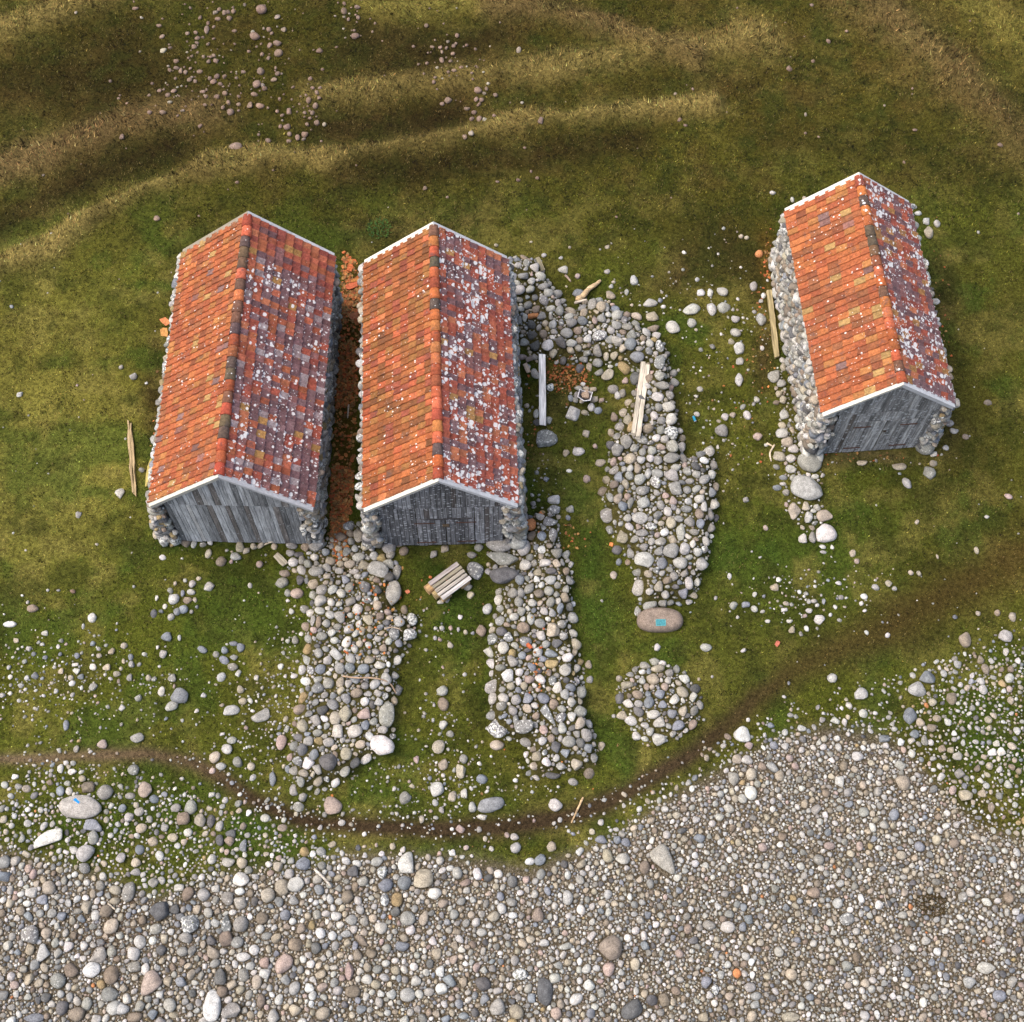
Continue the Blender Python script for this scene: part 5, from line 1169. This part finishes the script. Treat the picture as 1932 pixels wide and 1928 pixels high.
def log_leg(x0, x1, y, r, z, col):
    P = []; ns = 14
    for x in (x0, x1):
        for k in range(ns): P.append((x, y + r * math.cos(2 * math.pi * k / ns), z + r * math.sin(2 * math.pi * k / ns)))
    F = [(k, (k + 1) % ns, ns + (k + 1) % ns, ns + k) for k in range(ns)]
    mb = MB(); mb.add(P, F, (*col, 0))
    for e, rev in ((0, 1), (ns, 0)):
        cpt = (x0 if e == 0 else x1, y, z)
        mb.add([cpt] + P[e:e + ns], [(0, 1 + k, 1 + (k + 1) % ns, 0) for k in range(ns)], (*[q * 1.3 for q in col], 0))
    me = mb.mesh('log'); bm = bmesh.new(); bm.from_mesh(me)
    bmesh.ops.dissolve_degenerate(bm, dist=1e-5, edges=bm.edges); bmesh.ops.remove_doubles(bm, verts=bm.verts, dist=1e-4); bmesh.ops.recalc_face_normals(bm, faces=bm.faces); bm.to_mesh(me); bm.free()
    return link('log_leg', me, M_WOOD_X, bench)
log_leg(-bl / 2 - .14, -bl / 2 + .30, bw / 2 - .10, .15, .15, (.34, .22, .11)); log_leg(-bl / 2 - .08, -bl / 2 + .30, -.02, .13, .15, (.26, .20, .10))
log_leg(bl / 2 - .34, bl / 2 - .04, bw / 2 - .12, .15, .15, (.30, .2, .11)); log_leg(bl / 2 - .34, bl / 2 - .05, -bw / 2 + .15, .15, .15, (.30, .2, .11)); log_leg(-bl / 2 + .04, -bl / 2 + .34, -bw / 2 + .15, .14, .15, (.28, .2, .1))

# ------------------------------------------------------------------ fire tray on the hearth stones
TR = [(345, 400), (382, 268), (440, 296), (470, 304), (604, 325), (562, 462), (456, 474)]
zt = .42
tp = [np.array(G(1051.4 + a * .1106, 704.2 + b * .1106, zt)) for a, b in TR]; tc_ = sum(tp) / len(tp)
tray = empty('fire_tray', (tc_[0], tc_[1], tc_[2] - .20), 0)
tag(tray, 'open five-sided pale metal fire tray sitting on the hearth stones', 'fire tray')
n = len(tp); mb = MB(); outp = [p - tc_ for p in tp]
for i in range(n):
    a, b = outp[i], outp[(i + 1) % n]; sh = .62
    P = [(a[0] * sh, a[1] * sh, 0), (b[0] * sh, b[1] * sh, 0), (b[0], b[1], .19), (a[0], a[1], .19)]
    Pi = [(p[0] * .955, p[1] * .955, p[2] + .004) for p in P]
    mb.hexa([P[0], P[1], Pi[1], Pi[0], P[3], P[2], Pi[2], Pi[3]], (.24, .23, .24, 0))
mb.build('side_plate', M_METAL, tray)
mb = MB()
for i in range(n):
    a, b = outp[i], outp[(i + 1) % n]
    mb.hexa([(a[0] * 1.02, a[1] * 1.02, .190), (b[0] * 1.02, b[1] * 1.02, .190), (b[0] * .92, b[1] * .92, .190), (a[0] * .92, a[1] * .92, .190), (a[0] * 1.02, a[1] * 1.02, .212), (b[0] * 1.02, b[1] * 1.02, .212), (b[0] * .92, b[1] * .92, .212), (a[0] * .92, a[1] * .92, .212)], (.66, .65, .66, 0))
mb.build('rim', M_METAL, tray)
bm = bmesh.new(); lay = bm.verts.layers.float_color.new('tint')
vs = [bm.verts.new((p[0] * .63, p[1] * .63, .012)) for p in outp]; f = bm.faces.new(vs)
for v_ in vs: v_[lay] = (.05, .045, .045, 0)
me = bpy.data.meshes.new('floor'); bm.to_mesh(me); bm.free(); link('floor_plate', me, M_METAL, tray)
V = SHAPES[2][5] * np.array((.13, .16, .10)); o = link('stone', np_mesh('stone', V, ICO[2][1], True, np.tile((.36, .27, .20, .1), (len(V), 1))), M_STONE)
o.location = (tc_[0] + .02, tc_[1] + .06, tc_[2] - .08); tag(o, 'sooty tan stone lying inside the metal fire tray', 'stone')

# ------------------------------------------------------------------ broken roof tiles
def shard_geo(r, sx, sy, t):
    k = r.randint(4, 6); an = sorted(r.uniform(0, 6.283) for _ in range(k))
    an = [6.283 * i / k + r.uniform(-.4, .4) for i in range(k)]
    P = [(sx * math.cos(a) * r.uniform(.75, 1.1), sy * math.sin(a) * r.uniform(.75, 1.1)) for a in an]; return P
def shard_into(bm, lay, P, t, mtx, col):
    lo = [bm.verts.new(mtx @ Vector((p[0], p[1], 0))) for p in P]; hi = [bm.verts.new(mtx @ Vector((p[0], p[1], t + .012 * math.sin(p[0] * 20)))) for p in P]
    for v_ in lo + hi: v_[lay] = (*col, 0)
    bm.faces.new(lo[::-1]); bm.faces.new(hi); k = len(P)
    for i in range(k): bm.faces.new((lo[i], lo[(i + 1) % k], hi[(i + 1) % k], hi[i]))
SHC = [(.40, .12, .042), (.34, .09, .036), (.44, .17, .055), (.28, .11, .042), (.36, .20, .07), (.22, .10, .042), (.17, .10, .042), (.24, .15, .06)]
rr_ = random.Random(5)
bm = bmesh.new(); lay = bm.verts.layers.float_color.new('tint')
spots = []
q = 0
while q < 2300:
    u, v = rr_.uniform(618, 694), rr_.uniform(470, 1070)
    if inside(np.array([u]), np.array([v]), SHARD)[0]:
        p = G(u, v)
        if fbm(np.array([p[0]]), np.array([p[1]]), 1.3, 121, 2)[0] > .60 and rr_.random() < .75: continue
        spots.append((u, v, rr_.choice((.02, .03, .03, .04, .05, .07)))); q += 1
for (cu, cv, su, sv, n_) in ((1065, 712, 22, 16, 230), (1102, 712, 6, 10, 40), (720, 1130, 30, 30, 50), (1010, 1270, 14, 60, 30), (1080, 1015, 12, 16, 24), (1450, 492, 7, 22, 40), (1440, 640, 14, 60, 40), (1775, 620, 10, 90, 50), (1600, 860, 60, 6, 26), (300, 820, 8, 50, 24), (840, 1110, 50, 40, 14), (1010, 830, 14, 24, 24), (1430, 800, 40, 40, 10), (900, 1480, 300, 80, 12), (1420, 760, 60, 60, 8), (660, 1190, 30, 30, 30)):
    for _ in range(n_): spots.append((rr_.gauss(cu, su), rr_.gauss(cv, sv), rr_.choice((.018, .025, .03, .045))))
SU = np.array([s[0] for s in spots]); SV = np.array([s[1] for s in spots])
for (u, v, r) in spots:
    p = at(u, v); 
    lift = .0
    if 1000 < u < 1040 and v > 1100 or 640 < u < 760 and v > 1100: lift = .12
    c = np.array(rr_.choice(SHC)) * rr_.uniform(.75, 1.15)
    if abs(u - 1065) < 60 and abs(v - 712) < 50: c = c * .8
    mt = Matrix.Translation((p[0], p[1], p[2] + lift + .008)) @ Matrix.Rotation(rr_.uniform(0, 6.28), 4, 'Z') @ Matrix.Rotation(rr_.uniform(-.35, .35), 4, 'X')
    shard_into(bm, lay, shard_geo(rr_, r * rr_.uniform(.9, 1.7), r, .014), .014, mt, c)
me = bpy.data.meshes.new('tile_shards'); bm.to_mesh(me); bm.free()
tag(link('tile_shards', me, M_SHARD), 'orange crumbs of broken roof tile littering the ground', 'tile shards', kind='stuff')
FR = [(312, 607, .17, .11, (.50, .19, .08), 'orange broken tile on grass beside the upper left wall of the left hut'),
      (310, 628, .16, .12, (.48, .24, .08), 'ochre broken tile below an orange one left of the left hut'),
      (664, 540, .22, .12, (.50, .13, .06), 'large flat red tile piece in the litter between left and middle huts'),
      (684, 528, .20, .07, (.46, .17, .05), 'curved orange tile piece against the middle hut wall'),
      (672, 529, .20, .06, (.45, .18, .05), 'curved orange tile piece second from the middle hut wall'),
      (668, 597, .15, .11, (.36, .14, .07), 'brown rounded tile piece in the litter midway between the two huts'),
      (660, 506, .14, .09, (.48, .13, .05), 'bright red tile piece at the upper end of the litter strip'),
      (985, 966, .16, .09, (.46, .12, .06), 'red tile piece just behind the round orange stone'),
      (1022, 970, .09, .07, (.56, .20, .07), 'small bright orange tile bit on grass right of the middle hut corner'),
      (1018, 1006, .06, .05, (.56, .22, .08), 'small orange tile bit at the edge of the grass strip, lower one'),
      (1153, 1028, .06, .06, (.56, .20, .07), 'small orange tile bit at the left edge of the right bank'),
      (769, 1117, .07, .06, (.50, .18, .10), 'faded pink-orange tile bit on grass left of the bench'),
      (998, 1222, .10, .06, (.46, .12, .05), 'red tile bit among the middle bank stones'),
      (1466, 1215, .09, .06, (.38, .12, .08), 'dull red tile bit on the grass above the path at right'),
      (812, 610 + 480, .05, .04, (.5, .17, .07), 'tiny orange tile bit on grass near the bench left end')]
for (u, v, sx, sy, c, lab) in FR:
    p = at(u, v); bm = bmesh.new(); lay = bm.verts.layers.float_color.new('tint')
    P = [(-sx, -sy * .9), (-.1 * sx, -sy), (sx * .9, -sy * .8), (sx, sy * .3), (sx * .6, sy), (-sx * .7, sy * .85)]
    shard_into(bm, lay, P, .025, Matrix.Identity(4), c)
    bmesh.ops.recalc_face_normals(bm, faces=bm.faces)
    me = bpy.data.meshes.new('tile_fragment'); bm.to_mesh(me); bm.free()
    o = link('tile_fragment', me, M_SHARD); o.location = (p[0], p[1], p[2] + .025 + (.12 if 'bank stones' in lab else 0)); o.rotation_euler = (rr_.uniform(-.15, .15), rr_.uniform(-.15, .15), rr_.uniform(0, 6.28))
    tag(o, lab, 'tile fragment', 'broken roof tiles on the ground')

# a blue can between stones
p = at(1309.5, 792); P = []; ns = 12; bm = bmesh.new(); lay = bm.verts.layers.float_color.new('tint'); rings = []
for (xx, r, c) in ((-.10, .030, (.5, .5, .52)), (-.092, .040, (.45, .46, .48)), (-.085, .042, (.02, .20, .33)), (.08, .042, (.02, .22, .36)), (.09, .036, (.5, .5, .52)), (.095, .032, (.45, .45, .46))):
    ring = [bm.verts.new((xx, r * math.cos(6.2832 * k / ns), .042 + r * math.sin(6.2832 * k / ns))) for k in range(ns)]
    for v_ in ring: v_[lay] = (*c, 0)
    rings.append(ring)
for a, b in zip(rings[:-1], rings[1:]):
    for k in range(ns): bm.faces.new((a[k], a[(k + 1) % ns], b[(k + 1) % ns], b[k]))
bm.faces.new(rings[0][::-1]); bm.faces.new(rings[-1]); bmesh.ops.recalc_face_normals(bm, faces=bm.faces)
me = bpy.data.meshes.new('drink_can'); bm.to_mesh(me); bm.free()
for f in me.polygons: f.use_smooth = True
o = link('drink_can', me, M_PAINT); o.location = (p[0], p[1], p[2] + .03); o.rotation_euler = (0, 0, 1.9)
tag(o, 'small blue can lying among stones right of the right bank', 'can')

# ------------------------------------------------------------------ weeds and seaweed
def leafy(name, label, cat, u, v, n, rad, hgt, cols, lw, seed):
    r = random.Random(seed); p = at(u, v); mb = MB()
    for i in range(n):
        a = r.uniform(0, 6.283); d = rad * math.sqrt(r.random()); x, y = d * math.cos(a), d * math.sin(a)
        a2 = r.uniform(0, 6.283); l = r.uniform(.6, 1.2) * lw * 2.2; z = hgt * r.uniform(.15, 1) * (1 - .6 * d / rad)
        ca, sa = math.cos(a2), math.sin(a2); w = lw * r.uniform(.6, 1.1) * .5; dz = r.uniform(-.4, .3) * l
        c = r.choice(cols); k = r.uniform(.7, 1.25); c = (c[0] * k, c[1] * k, c[2] * k, 0)
        P = [(x, y, z), (x + ca * l * .5 - sa * w, y + sa * l * .5 + ca * w, z + dz * .4 + .01), (x + ca * l, y + sa * l, z + dz), (x + ca * l * .5 + sa * w, y + sa * l * .5 - ca * w, z + dz * .4 + .01)]
        mb.add(P, [(0, 1, 2, 3)], c)
    o = mb.build(name, M_LEAF); o.location = p; tag(o, label, cat); return o
leafy('weed', 'low bright green weed patch behind the gap between left and middle huts', 'weed', 716, 432, 150, .42, .16, [(.035, .085, .013), (.022, .06, .01), (.055, .09, .014)], .045, 3)
leafy('seaweed_clump', 'dark olive-brown dried seaweed clump alone on the right cobbles', 'seaweed', 1757, 1706, 900, .38, .16, [(.035, .026, .007), (.06, .045, .01), (.025, .016, .006), (.09, .055, .015)], .022, 4).scale = (1.25, .85, 1)
leafy('seaweed_clump', 'thin reddish-brown mat of dried seaweed among lower left cobbles', 'seaweed', 205, 1742, 1100, .95, .10, [(.10, .055, .035), (.07, .04, .025), (.13, .08, .05)], .02, 6)

# ------------------------------------------------------------------ turf: short blades over the ground
NB = 620000
bx = rng.uniform(-22, 22, NB); by = rng.uniform(-2.5, 44, NB)
u, v = world_to_plan(bx, by)
ok = (u > -110) & (u < 2042) & (v > -90) & (v < 2000)
dens = .35 + .65 * sstep(.35, .65, fbm(bx, by, .5, 301, 3))
dens *= 1 - sstep(-40, 10, below(u, v, BEACH_FULL) + (fbm(bx, by, 1.0, 211, 3) - .5) * 60)
wide = np.interp(u, [0, 400, 900, 1300, 1450, 1700, 1932], [9, 15, 20, 18, 22, 46, 52])
dens *= 1 - np.interp(u, [0, 350, 900, 1300, 1500, 1932], [.95, .9, .92, .92, .45, .35]) * np.exp(-(seg_dist(u, v, PATH) / wide) ** 2)
dens *= np.where(sdist(u, v, SHARD) > -3, .12, 1)
for k in 'ABCDE': dens *= np.where(sdist(u, v, BANK[k]) > 4, .12, 1)
for h in HUTS:
    c, s_ = math.cos(h['yaw']), math.sin(h['yaw']); lx = (bx - h['x']) * c + (by - h['y']) * s_; ly = -(bx - h['x']) * s_ + (by - h['y']) * c
    dens *= np.where((lx > -h['W'] / 2 - h['ol'] + .1) & (lx < h['W'] / 2 + h['orr'] - .1) & (ly > .25) & (ly < h['L'] - .2), 0, 1)
dens *= occ[np.clip(((by - OY0) / OC).astype(int), 0, ONY - 1), np.clip(((bx - OX0) / OC).astype(int), 0, ONX - 1)] == 0
ok &= rng.random(NB) < dens
bx, by = bx[ok], by[ok]; u, v = u[ok], v[ok]; N = len(bx)
bz = height(bx, by); bc = ground_colour(bx, by)[:, :3]
ridge = np.clip(sum(ridge_mask(u, v, bx, by)), 0, 1)
hb = rng.uniform(.035, .085, N) * (1 + .9 * ridge) * (.8 + .4 * fbm(bx, by, .6, 311, 2)); hb *= np.where(v < 430, 1.25, 1)
wb = rng.uniform(.011, .022, N); ln = rng.uniform(.5, 1.35, N)
wind = 2.4 + (fbm(bx, by, 2.5, 321, 3) - .5) * 5; az = np.where(rng.random(N) < .5 * ridge + .15, wind + rng.normal(0, .5, N), rng.uniform(0, 2 * math.pi, N))
dxy = hb * np.sin(ln); ca, sa = np.cos(az), np.sin(az)
P0 = np.stack([bx - sa * wb, by + ca * wb, bz - .01], -1); P1 = np.stack([bx + sa * wb, by - ca * wb, bz - .01], -1)
P2 = np.stack([bx + ca * dxy, by + sa * dxy, bz + hb * np.cos(ln) + .006], -1)
V = np.stack([P0, P1, P2], 1).reshape(-1, 3)
kk = (rng.lognormal(.02, .45, N) * (.22 + 1.6 * sstep(.30, .70, fbm(bx, by, .15, 331, 3))))[:, None]; hue = rng.normal(0, 1, N)[:, None]
bc = bc * kk * np.array((1, 1, 1)) * (1 + hue * np.array((.12, .0, .05)))
dry = (rng.random(N) < .10)[:, None]; bc = np.where(dry, bc * .4 + np.array((.15, .115, .045)) * .75, bc)
bc = np.clip(bc, .004, .5)
C4 = np.concatenate([bc, np.zeros((N, 1))], -1)
tag(link('turf', np_mesh('turf', V, np.arange(3 * N).reshape(-1, 3), False, np.repeat(C4, 3, 0)), M_BLADE), 'short mossy grass and heath covering the ground', 'grass', kind='stuff')
print('blades', N)

# ------------------------------------------------------------------ overcast daylight
W = bpy.data.worlds.new('World'); SC.world = W; W.use_nodes = True
nt = W.node_tree; nt.nodes.clear()
out = nt.nodes.new('ShaderNodeOutputWorld'); bg = nt.nodes.new('ShaderNodeBackground'); sky = nt.nodes.new('ShaderNodeTexSky')
SUN_EL, SUN_AZ = R(60), R(-95)            # azimuth from +y towards +x : the bright part of the sky is to the left
sky.sky_type = 'NISHITA'; sky.sun_disc = False; sky.sun_elevation = SUN_EL; sky.sun_rotation = SUN_AZ
sky.air_density = 1.0; sky.dust_density = 6.0; sky.ozone_density = .6; sky.altitude = 10
bg.inputs[1].default_value = .15
nt.links.new(sky.outputs[0], bg.inputs[0]); nt.links.new(bg.outputs[0], out.inputs[0])
sl_ = bpy.data.lights.new('sun', 'SUN'); so = bpy.data.objects.new('sun', sl_); COL.objects.link(so)
sl_.energy = .7; sl_.angle = R(50); sl_.color = (1, .955, .88)
dv = Vector((math.sin(SUN_AZ) * math.cos(SUN_EL), math.cos(SUN_AZ) * math.cos(SUN_EL), math.sin(SUN_EL)))
so.rotation_euler = dv.to_track_quat('Z', 'Y').to_euler()
vs_ = SC.view_settings; vs_.view_transform = 'Standard'; vs_.look = 'None'; vs_.gamma = 1; vs_.exposure = 0.92
SC.cycles.max_bounces = 6
